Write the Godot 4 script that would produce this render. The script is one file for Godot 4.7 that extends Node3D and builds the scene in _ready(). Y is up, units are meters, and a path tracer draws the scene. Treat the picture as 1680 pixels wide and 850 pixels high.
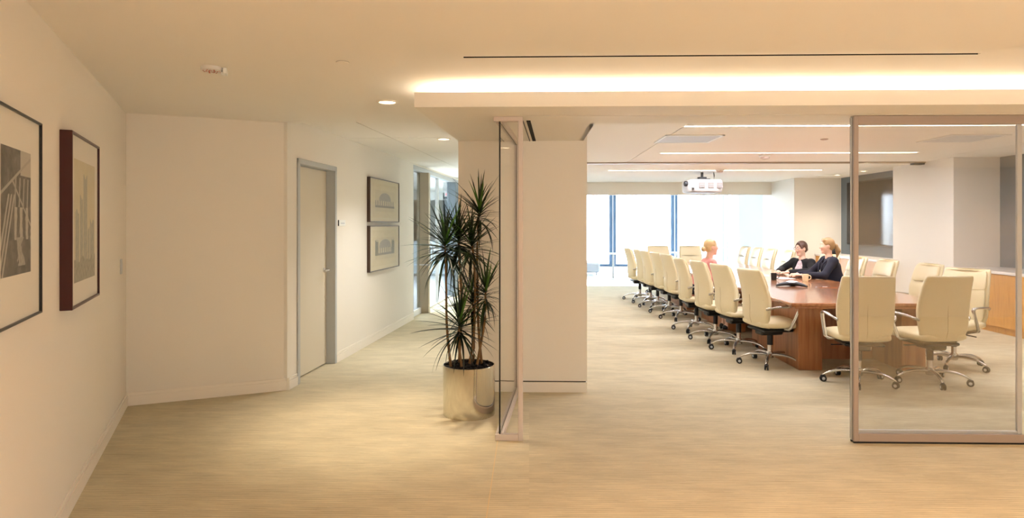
extends Node3D

const LOBBY := 2.5      # lobby ceiling height
const HALL := 2.55      # corridor ceiling height
const CONF := 2.6       # conference room ceiling height
var M := {}
var counts := {}
var rng := RandomNumberGenerator.new()

# ------------------------------------------------------------------ scene
const STRIP_E := 5.2
const COVE_E := 6.0
const PANEL_E := 3.5

func _ready() -> void:
	rng.seed = 1
	# camera: level, 1.55 m up, turned a little off the room's axis, lens shifted down
	var cam := Camera3D.new()
	cam.name = "camera"
	cam.position = Vector3(0, 1.55, 0)
	cam.rotation.y = atan(28.0 / 1070.0)
	cam.set_frustum(0.05 * 850.0 / 1070.0, Vector2(0, -0.05 * 57.0 / 1070.0), 0.05, 600.0)
	add_child(cam)
	cam.current = true
	# overcast white sky
	var env := Environment.new()
	env.background_mode = Environment.BG_SKY
	var sm := ProceduralSkyMaterial.new()
	sm.sky_top_color = Color(0.80, 0.90, 1.0)
	sm.sky_horizon_color = Color(0.91, 0.955, 1.0)
	sm.ground_horizon_color = Color(0.90, 0.94, 0.96)
	sm.ground_bottom_color = Color(0.55, 0.58, 0.60)
	sm.energy_multiplier = 20.0
	var sky := Sky.new()
	sky.sky_material = sm
	env.sky = sky
	env.tonemap_mode = Environment.TONE_MAPPER_LINEAR
	env.tonemap_exposure = 1.9
	env.sdfgi_enabled = true
	env.ssao_enabled = true
	env.ssil_enabled = true
	var we := WorldEnvironment.new()
	we.name = "environment"
	we.environment = env
	add_child(we)

	make_materials()
	# strip light lying in the cove over the glass front
	var cv := thing("cove_light_strip", "warm light strip hidden in the cove above the glass front", "light strip", T(3.2, 2.362, -4.60))
	var m := MB.new()
	m.bx(-3.85, 3.85, 0.0, 0.012, -0.02, 0.02)
	part(cv, "strip_base", m, M.white)
	m = MB.new()
	m.bx(-3.85, 3.85, 0.012, 0.016, -0.015, 0.015)
	part(cv, "diffuser", m, M.cove_glow)
	area(Vector3(0, 0.019, 0), Vector2(7.7, 0.03), COVE_E, Color(1.0, 0.93, 0.84), true, "strip_lamp", cv)
	# downlights of lobby and corridor
	downlight(Vector3(-1.10, LOBBY, -5.03), "round recessed downlight in the lobby ceiling before the corridor", 2.8, Color(1.0, 0.92, 0.81), 34.0)
	downlight(Vector3(-1.0, HALL, -7.62), "round recessed downlight farther along the corridor ceiling", 2.6, Color(0.985, 0.98, 0.975))
	downlight(Vector3(-0.6, HALL, -12.4), "round recessed downlight deep in the corridor ceiling", 2.6, Color(0.985, 0.98, 0.975))
	var behind := [[-0.3, -1.3], [1.6, -2.0], [3.6, -2.0], [5.6, -2.0], [7.6, -2.0], [2.6, 0.8], [5.2, 0.8], [7.8, 0.8]]
	for b in behind:
		downlight(Vector3(b[0], LOBBY, b[1]), "recessed downlight in the lobby ceiling before the glass front", 2.15)

	# luminous wall panel of the reception behind the viewer, mirrored softly by fascia, frames and pot
	var lp := thing("luminous_wall_panel", "backlit frosted panel on the reception wall facing the glass front", "wall light", T(2.9, 1.5, 1.66, 180))
	m = MB.new()
	m.bx(-2.05, 2.05, -0.85, 0.85, -0.03, 0.02, 0.01)
	part(lp, "frame", m, M.satin_frame)
	m = MB.new()
	m.bx(-2.0, 2.0, -0.8, 0.8, 0.02, 0.024)
	part(lp, "diffuser", m, M.panel_glow)
	var al := AreaLight3D.new()
	al.name = "panel_lamp"
	al.light_color = Color(1.0, 0.975, 0.94)
	al.area_size = Vector2(4.0, 1.6)
	al.area_normalize_energy = true
	al.light_energy = PANEL_E
	al.area_range = 30.0
	al.shadow_enabled = true
	lp.add_child(al)
	al.transform = Transform3D(Basis(Vector3.UP, PI), Vector3(0, 0, 0.03))

	build_shell()
	build_glass_front()
	build_hall_door()
	build_storefront()
	build_table()
	build_chairs()
	build_conference_wall()
	build_pictures()
	build_ceiling_things()
	build_plant()
	build_people()
	build_table_things()
	build_lounge()

# ------------------------------------------------------------------ mesh builder
class MB:
	var v := PackedVector3Array()
	var n := PackedVector3Array()
	var t := PackedVector2Array()

	func poly(pts: Array, out: Vector3, uvs: Array = []) -> void:
		var a: Vector3 = pts[0]
		out = out.normalized()
		for i in range(1, pts.size() - 1):
			var ids := [0, i, i + 1]
			var cr: Vector3 = (pts[i] - a).cross(pts[i + 1] - a)
			if cr.dot(out) > 0.0:
				ids = [0, i + 1, i]
			for k in ids:
				v.append(pts[k])
				n.append(out)
				if uvs.size():
					t.append(uvs[k])
				else:
					var p: Vector3 = pts[k]
					t.append(Vector2(p.x, p.z) if absf(out.y) > 0.7 else (Vector2(p.x, -p.y) if absf(out.z) > absf(out.x) else Vector2(p.z, -p.y)))

	func box(c: Vector3, s: Vector3, bev := 0.0, b := Basis()) -> void:
		var h := s * 0.5
		bev = minf(bev, minf(h.x, minf(h.y, h.z)) * 0.9)
		for ax in 3:
			var i := (ax + 1) % 3
			var j := (ax + 2) % 3
			for sg in [-1.0, 1.0]:
				var pts := []
				for q in [[-1, -1], [1, -1], [1, 1], [-1, 1]]:
					var p := Vector3()
					p[ax] = sg * h[ax]
					p[i] = q[0] * (h[i] - bev)
					p[j] = q[1] * (h[j] - bev)
					pts.append(c + b * p)
				var o := Vector3()
				o[ax] = sg
				poly(pts, b * o)
			if bev > 0.0:
				for s1 in [-1.0, 1.0]:
					for s2 in [-1.0, 1.0]:
						var pts := []
						for q in [[0, -1], [0, 1], [1, 1], [1, -1]]:
							var p := Vector3()
							p[ax] = q[1] * (h[ax] - bev)
							p[i] = s1 * (h[i] - (bev if q[0] == 1 else 0.0))
							p[j] = s2 * (h[j] - (bev if q[0] == 0 else 0.0))
							pts.append(c + b * p)
						var o := Vector3()
						o[i] = s1
						o[j] = s2
						poly(pts, b * o)
		if bev > 0.0:
			for sx in [-1.0, 1.0]:
				for sy in [-1.0, 1.0]:
					for sz in [-1.0, 1.0]:
						var q := Vector3(sx, sy, sz)
						var pts := []
						for ax in 3:
							var p := (h - Vector3.ONE * bev) * q
							p[ax] = h[ax] * q[ax]
							pts.append(c + b * p)
						poly(pts, b * q)

	func bx(x0: float, x1: float, y0: float, y1: float, z0: float, z1: float, bev := 0.0) -> void:
		box(Vector3(x0 + x1, y0 + y1, z0 + z1) * 0.5, Vector3(absf(x1 - x0), absf(y1 - y0), absf(z1 - z0)), bev)

	# smooth indexed surface; winding is set so that it faces outwards
	func indexed(p: PackedVector3Array, idx: PackedInt32Array, uv := PackedVector2Array()) -> void:
		var cen := Vector3()
		for q in p:
			cen += q
		cen /= maxf(1.0, p.size())
		var vol := 0.0
		var nn := PackedVector3Array()
		nn.resize(p.size())
		for k in range(0, idx.size(), 3):
			var a := p[idx[k]]
			var b := p[idx[k + 1]]
			var c := p[idx[k + 2]]
			var cr := (b - a).cross(c - a)
			vol += (a - cen).dot(cr)
			nn[idx[k]] += cr
			nn[idx[k + 1]] += cr
			nn[idx[k + 2]] += cr
		var sg := 1.0 if vol > 0.0 else -1.0
		for k in range(0, idx.size(), 3):
			var tri := [idx[k], idx[k + 2], idx[k + 1]] if vol > 0.0 else [idx[k], idx[k + 1], idx[k + 2]]
			for i in tri:
				v.append(p[i])
				n.append((nn[i] * sg).normalized())
				t.append(uv[i] if uv.size() else Vector2(p[i].x, p[i].y))

	func grid(rows: Array, closed := true, cap0 := true, cap1 := true) -> void:
		var p := PackedVector3Array()
		var idx := PackedInt32Array()
		var w: int = rows[0].size()
		for r in rows:
			p.append_array(r)
		for i in rows.size() - 1:
			for j in (w if closed else w - 1):
				var a := i * w + j
				var b := i * w + (j + 1) % w
				if p[a].distance_squared_to(p[a + w]) < 1e-12 and p[b].distance_squared_to(p[b + w]) < 1e-12:
					continue
				idx.append_array([a, b, a + w, b, b + w, a + w])
		indexed(p, idx)
		for e in 2:
			if (e == 0 and cap0) or (e == 1 and cap1):
				var r: PackedVector3Array = rows[0] if e == 0 else rows[-1]
				var q: PackedVector3Array = rows[1] if e == 0 else rows[-2]
				var c := Vector3()
				var c2 := Vector3()
				for k in w:
					c += r[k] / w
					c2 += q[k] / w
				var nrm := Vector3()
				for k in w:
					nrm += (r[k] - c).cross(r[(k + 1) % w] - c)
				if nrm.length() < 1e-9:
					continue
				if nrm.dot(c - c2) < 0.0:
					nrm = -nrm
				poly(Array(r), nrm)

	func lathe(prof: Array, seg := 24, x := Transform3D(), cap0 := true, cap1 := true) -> void:
		var rows := []
		for q in prof:
			var r := PackedVector3Array()
			for k in seg:
				var a := TAU * k / seg
				r.append(x * Vector3(cos(a) * maxf(q.x, 1e-5), q.y, sin(a) * maxf(q.x, 1e-5)))
			rows.append(r)
		grid(rows, true, cap0, cap1)

	func tube(path: Array, rad, seg := 10, ov := Vector2.ONE, up := Vector3.UP) -> void:
		var rows := []
		for i in path.size():
			var d: Vector3 = (path[mini(i + 1, path.size() - 1)] - path[maxi(i - 1, 0)]).normalized()
			var s := d.cross(up)
			if s.length() < 0.05:
				s = d.cross(Vector3.RIGHT)
			s = s.normalized()
			var u := s.cross(d)
			var rr: float = rad[i] if rad is Array else rad
			var r := PackedVector3Array()
			for k in seg:
				var a := TAU * k / seg
				r.append(path[i] + s * cos(a) * rr * ov.x + u * sin(a) * rr * ov.y)
			rows.append(r)
		grid(rows)

	func prism(pl: Array, y0: float, y1: float) -> void:
		var pp := PackedVector2Array(pl)
		var cw := Geometry2D.is_polygon_clockwise(pp)
		var tr := Geometry2D.triangulate_polygon(pp)
		for k in range(0, tr.size(), 3):
			for y in [y0, y1]:
				var pts := []
				for e in 3:
					pts.append(Vector3(pp[tr[k + e]].x, y, pp[tr[k + e]].y))
				poly(pts, Vector3.UP if y == y1 else Vector3.DOWN)
		for i in pp.size():
			var a := pp[i]
			var b := pp[(i + 1) % pp.size()]
			var e := b - a
			var o := Vector3(-e.y, 0, e.x) if cw else Vector3(e.y, 0, -e.x)
			poly([Vector3(a.x, y0, a.y), Vector3(b.x, y0, b.y), Vector3(b.x, y1, b.y), Vector3(a.x, y1, a.y)], o)

	func moved(x: Transform3D) -> MB:
		for i in v.size():
			v[i] = x * v[i]
			n[i] = (x.basis * n[i]).normalized()
		return self

	func mesh() -> ArrayMesh:
		var a := []
		a.resize(Mesh.ARRAY_MAX)
		a[Mesh.ARRAY_VERTEX] = v
		a[Mesh.ARRAY_NORMAL] = n
		a[Mesh.ARRAY_TEX_UV] = t
		var m := ArrayMesh.new()
		m.add_surface_from_arrays(Mesh.PRIMITIVE_TRIANGLES, a)
		return m

# ------------------------------------------------------------------ distance field for bodies
class SDF:
	var o: Vector3
	var c: float
	var nx: int
	var ny: int
	var nz: int
	var d := PackedFloat32Array()

	func _init(lo: Vector3, hi: Vector3, cell: float) -> void:
		o = lo
		c = cell
		nx = int((hi.x - lo.x) / cell) + 2
		ny = int((hi.y - lo.y) / cell) + 2
		nz = int((hi.z - lo.z) / cell) + 2
		d.resize(nx * ny * nz)
		d.fill(1.0)

	func span(lo: Vector3, hi: Vector3) -> Array:
		var a := ((lo - o) / c).floor()
		var b := ((hi - o) / c).ceil()
		return [maxi(0, int(a.x)), mini(nx - 1, int(b.x)), maxi(0, int(a.y)), mini(ny - 1, int(b.y)), maxi(0, int(a.z)), mini(nz - 1, int(b.z))]

	func cap(a: Vector3, b: Vector3, ra: float, rb: float, k := 0.03) -> void:
		var m := Vector3.ONE * (maxf(ra, rb) + k + 2.0 * c)
		var s := span(a.min(b) - m, a.max(b) + m)
		var ab := b - a
		var il := 1.0 / maxf(ab.length_squared(), 1e-8)
		for z in range(s[4], s[5] + 1):
			for y in range(s[2], s[3] + 1):
				var i: int = (z * ny + y) * nx + s[0]
				for x in range(s[0], s[1] + 1):
					var p := Vector3(o.x + x * c, o.y + y * c, o.z + z * c) - a
					var h := clampf(p.dot(ab) * il, 0.0, 1.0)
					var e := (p - ab * h).length() - ra - (rb - ra) * h
					var w := d[i]
					var q := maxf(k - absf(w - e), 0.0)
					d[i] = minf(w, e) - q * q * 0.25 / k
					i += 1

	func ell(cn: Vector3, r: Vector3, k := 0.02, bs := Basis(), cut := false) -> void:
		var m := Vector3.ONE * (maxf(r.x, maxf(r.y, r.z)) + k + 2.0 * c)
		var s := span(cn - m, cn + m)
		var inv := bs.inverse()
		for z in range(s[4], s[5] + 1):
			for y in range(s[2], s[3] + 1):
				var i: int = (z * ny + y) * nx + s[0]
				for x in range(s[0], s[1] + 1):
					var p := inv * (Vector3(o.x + x * c, o.y + y * c, o.z + z * c) - cn)
					var u := p / r
					var k0 := u.length()
					var k1 := (u / r).length()
					var e := k0 * (k0 - 1.0) / maxf(k1, 1e-6)
					var w := d[i]
					if cut:
						var q2 := maxf(k - absf(w + e), 0.0)
						d[i] = maxf(w, -e) + q2 * q2 * 0.25 / k
					else:
						var q := maxf(k - absf(w - e), 0.0)
						d[i] = minf(w, e) - q * q * 0.25 / k
					i += 1

	func cut_above(pt: Vector3, nrm: Vector3) -> void:   # keeps the side away from nrm
		var i := 0
		for z in nz:
			for y in ny:
				for x in nx:
					d[i] = maxf(d[i], (Vector3(o.x + x * c, o.y + y * c, o.z + z * c) - pt).dot(nrm))
					i += 1

	func into(mb: MB) -> void:
		var ids := PackedInt32Array()
		ids.resize(d.size())
		ids.fill(-1)
		var p := PackedVector3Array()
		var idx := PackedInt32Array()
		var sy := nx
		var sz := nx * ny
		var off := [0, 1, sy, sy + 1, sz, sz + 1, sz + sy, sz + sy + 1]
		var edges := [[0, 1], [2, 3], [4, 5], [6, 7], [0, 2], [1, 3], [4, 6], [5, 7], [0, 4], [1, 5], [2, 6], [3, 7]]
		for z in nz - 1:
			for y in ny - 1:
				for x in nx - 1:
					var i := z * sz + y * sy + x
					var d0 := d[i]
					if d0 > 4.0 * c:
						continue
					var m := 0
					for k in 8:
						if d[i + off[k]] < 0.0:
							m |= 1 << k
					if m == 0 or m == 255:
						continue
					var sum := Vector3()
					var cnt := 0
					for e in edges:
						if ((m >> e[0]) & 1) != ((m >> e[1]) & 1):
							var a := d[i + off[e[0]]]
							var b := d[i + off[e[1]]]
							var f := a / (a - b)
							var pa := Vector3(e[0] & 1, (e[0] >> 1) & 1, e[0] >> 2)
							var pb := Vector3(e[1] & 1, (e[1] >> 1) & 1, e[1] >> 2)
							sum += pa.lerp(pb, f)
							cnt += 1
					ids[i] = p.size()
					p.append(o + (Vector3(x, y, z) + sum / cnt) * c)
		for z in range(1, nz - 1):
			for y in range(1, ny - 1):
				for x in range(1, nx - 1):
					var i := z * sz + y * sy + x
					var a := d[i]
					if absf(a) > 4.0 * c:
						continue
					for ax in 3:
						var st: int = [1, sy, sz][ax]
						if (a < 0.0) == (d[i + st] < 0.0):
							continue
						var u: int = [sy, sz, 1][ax]
						var w: int = [sz, 1, sy][ax]
						var q := [ids[i], ids[i - u], ids[i - u - w], ids[i - w]]
						if q[0] < 0 or q[1] < 0 or q[2] < 0 or q[3] < 0:
							continue
						if a < 0.0:
							idx.append_array([q[0], q[1], q[2], q[0], q[2], q[3]])
						else:
							idx.append_array([q[0], q[2], q[1], q[0], q[3], q[2]])
		if p.size():
			mb.indexed(p, idx)

# ------------------------------------------------------------------ nodes
func numbered(parent: Node, called: String) -> String:
	var key := str(parent.get_instance_id()) + called
	var k: int = counts.get(key, 0)
	counts[key] = k + 1
	return called if k == 0 else "%s_%03d" % [called, k]

func part(parent: Node, called: String, mb, m: Material, at := Transform3D()) -> MeshInstance3D:
	var o := MeshInstance3D.new()
	o.name = numbered(parent, called)
	o.mesh = mb.mesh() if mb is MB else mb
	o.material_override = m
	parent.add_child(o, true)
	o.transform = at
	return o

func struct(called: String, mb, m: Material, at := Transform3D()) -> MeshInstance3D:
	var o := part(self, called, mb, m, at)
	o.set_meta("kind", "structure")
	return o

func thing(called: String, label: String, category: String, at := Transform3D(), group := "") -> Node3D:
	var o := Node3D.new()
	o.name = numbered(self, called)
	add_child(o, true)
	o.transform = at
	o.set_meta("label", label)
	o.set_meta("category", category)
	if group:
		o.set_meta("group", group)
	return o

func tag(o: Node, label: String, category: String, group := "") -> Node:
	o.set_meta("label", label)
	o.set_meta("category", category)
	if group:
		o.set_meta("group", group)
	return o

func copy(src: Node3D, called: String, at: Transform3D, label: String, group := "") -> Node3D:
	var o: Node3D = src.duplicate()
	o.name = numbered(self, called)
	add_child(o, true)
	o.transform = at
	o.set_meta("label", label)
	if group:
		o.set_meta("group", group)
	return o

func T(x: float, y: float, z: float, yaw_deg := 0.0) -> Transform3D:
	return Transform3D(Basis(Vector3.UP, deg_to_rad(yaw_deg)), Vector3(x, y, z))

# ------------------------------------------------------------------ materials
func mat(called: String, c: Color, rough := 0.6, metal := 0.0) -> StandardMaterial3D:
	var m := StandardMaterial3D.new()
	m.resource_name = called
	m.albedo_color = c
	m.roughness = rough
	m.metallic = metal
	M[called] = m
	return m

func noise_tex(freq: float, ramp: Array, sd: int, size := 512, octaves := 4) -> NoiseTexture2D:
	var f := FastNoiseLite.new()
	f.seed = sd
	f.frequency = freq
	f.fractal_octaves = octaves
	var t := NoiseTexture2D.new()
	t.width = size
	t.height = size
	t.seamless = true
	t.noise = f
	var g := Gradient.new()
	g.offsets = PackedFloat32Array(range(ramp.size()).map(func(i): return float(i) / (ramp.size() - 1)))
	g.colors = PackedColorArray(ramp)
	t.color_ramp = g
	return t

func grained(called: String, ramp: Array, scale: Vector3, rough: float, freq: float, sd: int) -> StandardMaterial3D:
	var m := mat(called, Color.WHITE, rough)
	m.albedo_texture = noise_tex(freq, ramp, sd)
	m.uv1_triplanar = true
	m.uv1_scale = scale
	return m

func glass(called: String, c: Color, alpha: float) -> StandardMaterial3D:
	var m := mat(called, Color(c.r, c.g, c.b, alpha), 0.02)
	m.transparency = BaseMaterial3D.TRANSPARENCY_ALPHA
	return m

func glow(called: String, c: Color, e: float) -> StandardMaterial3D:
	var m := mat(called, Color(0.9, 0.9, 0.88), 0.5)
	m.emission_enabled = true
	m.emission = c
	m.emission_energy_multiplier = e
	return m

func carpet(called: String, tint: Color) -> StandardMaterial3D:
	# woven loop carpet: broken threads that run along x; 4 m by 2 m of it
	var w := 1024
	var h := 1024
	var r := RandomNumberGenerator.new()
	r.seed = 77
	var f := FastNoiseLite.new()
	f.seed = 5
	f.frequency = 0.008
	var data := PackedByteArray()
	data.resize(w * h * 3)
	var i := 0
	for y in h:
		var base := r.randf_range(-0.02, 0.02)
		var thread := y % 13
		if thread == 0:
			base -= 0.11
		elif thread == 1:
			base -= 0.04
		elif thread == 6 or thread == 7:
			base += 0.05
		var seg := 0
		var tone := 0.0
		var warm := 0.0
		for x in w:
			if seg <= 0:
				seg = r.randi_range(5, 40)
				tone = r.randf_range(-0.045, 0.045)
				if thread == 0 and r.randf() < 0.35:
					tone += 0.11
				warm = r.randf_range(-0.02, 0.02)
			seg -= 1
			var blotch := f.get_noise_2d((x & ~3) * 1.0, y * 1.2) * 0.05
			var k := clampf(0.86 + base + tone + blotch, 0.3, 1.0)
			data[i] = int(255.0 * k)
			data[i + 1] = int(255.0 * clampf(k - warm * 0.4, 0.0, 1.0))
			data[i + 2] = int(255.0 * clampf(k * 0.97 - warm, 0.0, 1.0))
			i += 3
	var im := Image.create_from_data(w, h, false, Image.FORMAT_RGB8, data)
	var m := mat(called, tint, 0.95)
	m.albedo_texture = ImageTexture.create_from_image(im)
	m.uv1_triplanar = true
	m.uv1_world_triplanar = true
	m.uv1_scale = Vector3(0.25, 0.5, 0.5)
	m.metallic_specular = 0.2
	return m

func make_materials() -> void:
	mat("wall_paint", Color(0.93, 0.905, 0.86), 0.85)
	mat("ceiling_paint", Color(0.95, 0.93, 0.895), 0.9)
	mat("trim_paint", Color(0.95, 0.92, 0.87), 0.5)
	mat("panel_paint", Color(0.93, 0.905, 0.86), 0.7)
	mat("white", Color(0.93, 0.93, 0.91), 0.5)
	mat("dark_gap", Color(0.05, 0.045, 0.04), 0.9)
	mat("black_plastic", Color(0.035, 0.035, 0.04), 0.45)
	mat("charcoal", Color(0.10, 0.10, 0.11), 0.5)
	mat("aluminium", Color(0.82, 0.82, 0.81), 0.5, 0.15)
	mat("satin_frame", Color(0.82, 0.77, 0.74), 0.5, 0.1)
	mat("door_rail", Color(0.66, 0.60, 0.555), 0.45, 0.15)
	mat("polished_alu", Color(0.80, 0.79, 0.77), 0.22, 0.9)
	mat("chrome_pot", Color(0.86, 0.84, 0.79), 0.1, 1.0)
	mat("door_paint", Color(0.86, 0.82, 0.74), 0.55)
	mat("door_frame_paint", Color(0.74, 0.75, 0.75), 0.45)
	mat("leather", Color(0.90, 0.845, 0.695), 0.42)
	mat("leather_seam", Color(0.80, 0.73, 0.57), 0.7)
	mat("grey_panel", Color(0.44, 0.48, 0.51), 0.6)
	mat("mullion", Color(0.26, 0.33, 0.40), 0.5)
	mat("pale_column", Color(0.80, 0.87, 0.91), 0.6)
	mat("stone_top", Color(0.90, 0.88, 0.85), 0.25)
	mat("pale_floor", Color(0.85, 0.86, 0.87), 0.35)
	mat("screen", Color(0.035, 0.035, 0.04), 0.12)
	mat("bezel", Color(0.02, 0.02, 0.02), 0.3)
	mat("mahogany_frame", Color(0.25, 0.06, 0.03), 0.3)
	mat("black_frame", Color(0.06, 0.05, 0.045), 0.35)
	mat("bronze_frame", Color(0.26, 0.17, 0.11), 0.35)
	mat("mat_board", Color(0.90, 0.88, 0.83), 0.8)
	mat("tan_board", Color(0.79, 0.73, 0.58), 0.8)
	mat("satin_chrome", Color(0.80, 0.79, 0.77), 0.35, 0.55)
	mat("soil", Color(0.10, 0.065, 0.045), 0.95)
	mat("pebble", Color(0.55, 0.50, 0.44), 0.8)
	mat("paper", Color(0.95, 0.94, 0.92), 0.8)
	mat("mug_glaze", Color(0.92, 0.84, 0.68), 0.25)
	mat("coffee", Color(0.08, 0.04, 0.02), 0.2)
	mat("plastic_white", Color(0.88, 0.87, 0.85), 0.4)
	mat("detector_shell", Color(0.74, 0.67, 0.62), 0.6)
	mat("grille", Color(0.38, 0.34, 0.32), 0.7)
	mat("vent_metal", Color(0.80, 0.81, 0.82), 0.6)
	mat("red_letter", Color(0.85, 0.10, 0.12), 0.5)
	mat("tower", Color(0.24, 0.30, 0.33), 0.4)
	mat("tower_glass", Color(0.20, 0.27, 0.31), 0.3)
	mat("asphalt", Color(0.55, 0.57, 0.58), 0.9)
	mat("sofa", Color(0.80, 0.82, 0.84), 0.8)
	mat("silver_plastic", Color(0.72, 0.74, 0.76), 0.3, 0.3)
	mat("skin", Color(0.89, 0.72, 0.62), 0.5)
	mat("lips", Color(0.72, 0.36, 0.34), 0.45)
	mat("eye_white", Color(0.90, 0.88, 0.86), 0.3)
	mat("iris", Color(0.12, 0.10, 0.10), 0.25)
	mat("blond_hair", Color(0.80, 0.68, 0.49), 0.5)
	mat("golden_hair", Color(0.62, 0.48, 0.31), 0.5)
	mat("brown_hair", Color(0.30, 0.19, 0.12), 0.5)
	mat("pink_cloth", Color(0.85, 0.57, 0.53), 0.85)
	mat("dark_skirt", Color(0.12, 0.10, 0.11), 0.85)
	mat("black_cloth", Color(0.045, 0.04, 0.045), 0.85)
	mat("navy_cloth", Color(0.065, 0.06, 0.13), 0.85)
	mat("grey_cloth", Color(0.16, 0.16, 0.21), 0.85)
	mat("glasses", Color(0.35, 0.12, 0.12), 0.3)
	mat("shoe", Color(0.03, 0.025, 0.025), 0.35)
	var bl := grained("blouse", [Color(0.95, 0.93, 0.92), Color(0.93, 0.90, 0.90), Color(0.72, 0.60, 0.63), Color(0.95, 0.93, 0.92)], Vector3.ONE * 3.0, 0.8, 0.03, 12)
	bl.roughness = 0.85
	grained("cherry", [Color(0.53, 0.315, 0.18), Color(0.60, 0.375, 0.225), Color(0.66, 0.44, 0.275), Color(0.56, 0.345, 0.20)], Vector3(2.2, 2.2, 0.16), 0.22, 0.012, 3)
	M.cherry.clearcoat_enabled = true
	M.cherry.clearcoat = 0.6
	M.cherry.clearcoat_roughness = 0.1
	grained("cherry_upright", [Color(0.53, 0.315, 0.18), Color(0.60, 0.375, 0.225), Color(0.66, 0.44, 0.275), Color(0.56, 0.345, 0.20)], Vector3(2.2, 0.16, 2.2), 0.3, 0.012, 4)
	grained("oak", [Color(0.68, 0.44, 0.15), Color(0.76, 0.52, 0.20), Color(0.81, 0.58, 0.25), Color(0.72, 0.48, 0.18)], Vector3(2.5, 0.2, 2.5), 0.4, 0.014, 6)
	grained("cane", [Color(0.38, 0.28, 0.17), Color(0.54, 0.41, 0.26), Color(0.45, 0.33, 0.20)], Vector3(3.0, 14.0, 3.0), 0.8, 0.02, 8)
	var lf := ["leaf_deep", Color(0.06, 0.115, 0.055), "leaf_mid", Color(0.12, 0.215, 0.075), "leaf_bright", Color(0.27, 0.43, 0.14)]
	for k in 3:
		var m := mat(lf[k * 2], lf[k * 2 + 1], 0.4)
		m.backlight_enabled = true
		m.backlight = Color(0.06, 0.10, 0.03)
	glass("door_glass", Color(0.20, 0.21, 0.10), 0.065)
	glass("pane_glass", Color(0.60, 0.62, 0.48), 0.04)
	glass("window_glass", Color(0.55, 0.68, 0.75), 0.03)
	glass("smoked_glass", Color(0.28, 0.28, 0.26), 0.35)
	glass("picture_glass", Color(0.9, 0.9, 0.88), 0.01).metallic_specular = 0.2   # anti-glare glazing
	carpet("carpet", Color(0.925, 0.875, 0.77))
	glow("cove_glow", Color(1.0, 0.86, 0.66), 6.0)
	glow("strip_glow", Color(1.0, 0.93, 0.84), 6.0)
	glow("lamp_glow", Color(1.0, 0.90, 0.74), 8.0)
	glow("panel_glow", Color(1.0, 0.975, 0.94), 0.8)
	glow("cool_glow", Color(0.88, 0.95, 1.0), 4.0)
	glow("exit_glow", Color(1.0, 0.30, 0.32), 1.0)
	M.exit_glow.albedo_color = Color(0.85, 0.2, 0.2)

# ------------------------------------------------------------------ lights
func downlight(at: Vector3, label: String, energy: float, col := Color(1.0, 0.78, 0.575), angle := 62.0) -> void:
	var o := thing("ceiling_downlight", label, "downlight", Transform3D(Basis(), at), "recessed ceiling downlights")
	var r := MB.new()
	r.lathe([Vector2(0.062, 0.0), Vector2(0.062, -0.006), Vector2(0.066, -0.009), Vector2(0.084, -0.006), Vector2(0.086, 0.0)], 32, Transform3D(), false, false)
	part(o, "trim_ring", r, M.trim_paint)
	var d := MB.new()
	d.lathe([Vector2(0.0, -0.005), Vector2(0.03, -0.005), Vector2(0.061, -0.003)], 32, Transform3D(), false, false)
	part(o, "lens", d, M.lamp_glow)
	var l := SpotLight3D.new()
	l.name = "lamp"
	l.light_color = col
	l.light_energy = energy
	l.spot_angle = angle
	l.spot_angle_attenuation = 0.9
	l.light_size = 0.06
	l.spot_range = 20.0
	l.shadow_enabled = true
	l.position = Vector3(0, -0.02, 0)
	l.rotation.x = -PI / 2
	o.add_child(l)

func area(at: Vector3, size: Vector2, energy: float, col: Color, up := false, called := "strip_lamp", parent: Node = self) -> void:
	var l := AreaLight3D.new()
	l.name = called
	l.light_color = col
	l.area_size = size
	l.area_normalize_energy = true
	l.light_energy = energy
	l.area_range = 30.0
	l.shadow_enabled = true
	parent.add_child(l, true)
	l.position = at
	l.rotation.x = PI / 2 if up else -PI / 2

# ------------------------------------------------------------------ setting
const CU := Vector3(0.08024, 0, -0.99678)     # along the corridor
const CN := Vector3(0.99678, 0, 0.08024)      # from the corridor's picture wall into the corridor
const LU := Vector3(-0.4270, 0, -0.9043)      # along the wall with the large pictures
const LN := Vector3(0.9043, 0, -0.4270)

func hall_frame() -> Transform3D:
	return Transform3D(Basis(CU, Vector3.UP, CN), Vector3(-2.255, 0, -6.05))

func left_frame() -> Transform3D:
	return Transform3D(Basis(LU, Vector3.UP, LN), Vector3(-2.446, 0, -3.378))

func base_profile(mb: MB, x0: float, x1: float) -> void:   # skirting along x, standing against z = 0
	mb.bx(x0, x1, 0.0, 0.085, 0.0, 0.014)
	mb.bx(x0, x1, 0.085, 0.112, 0.0, 0.009, 0.002)

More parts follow.
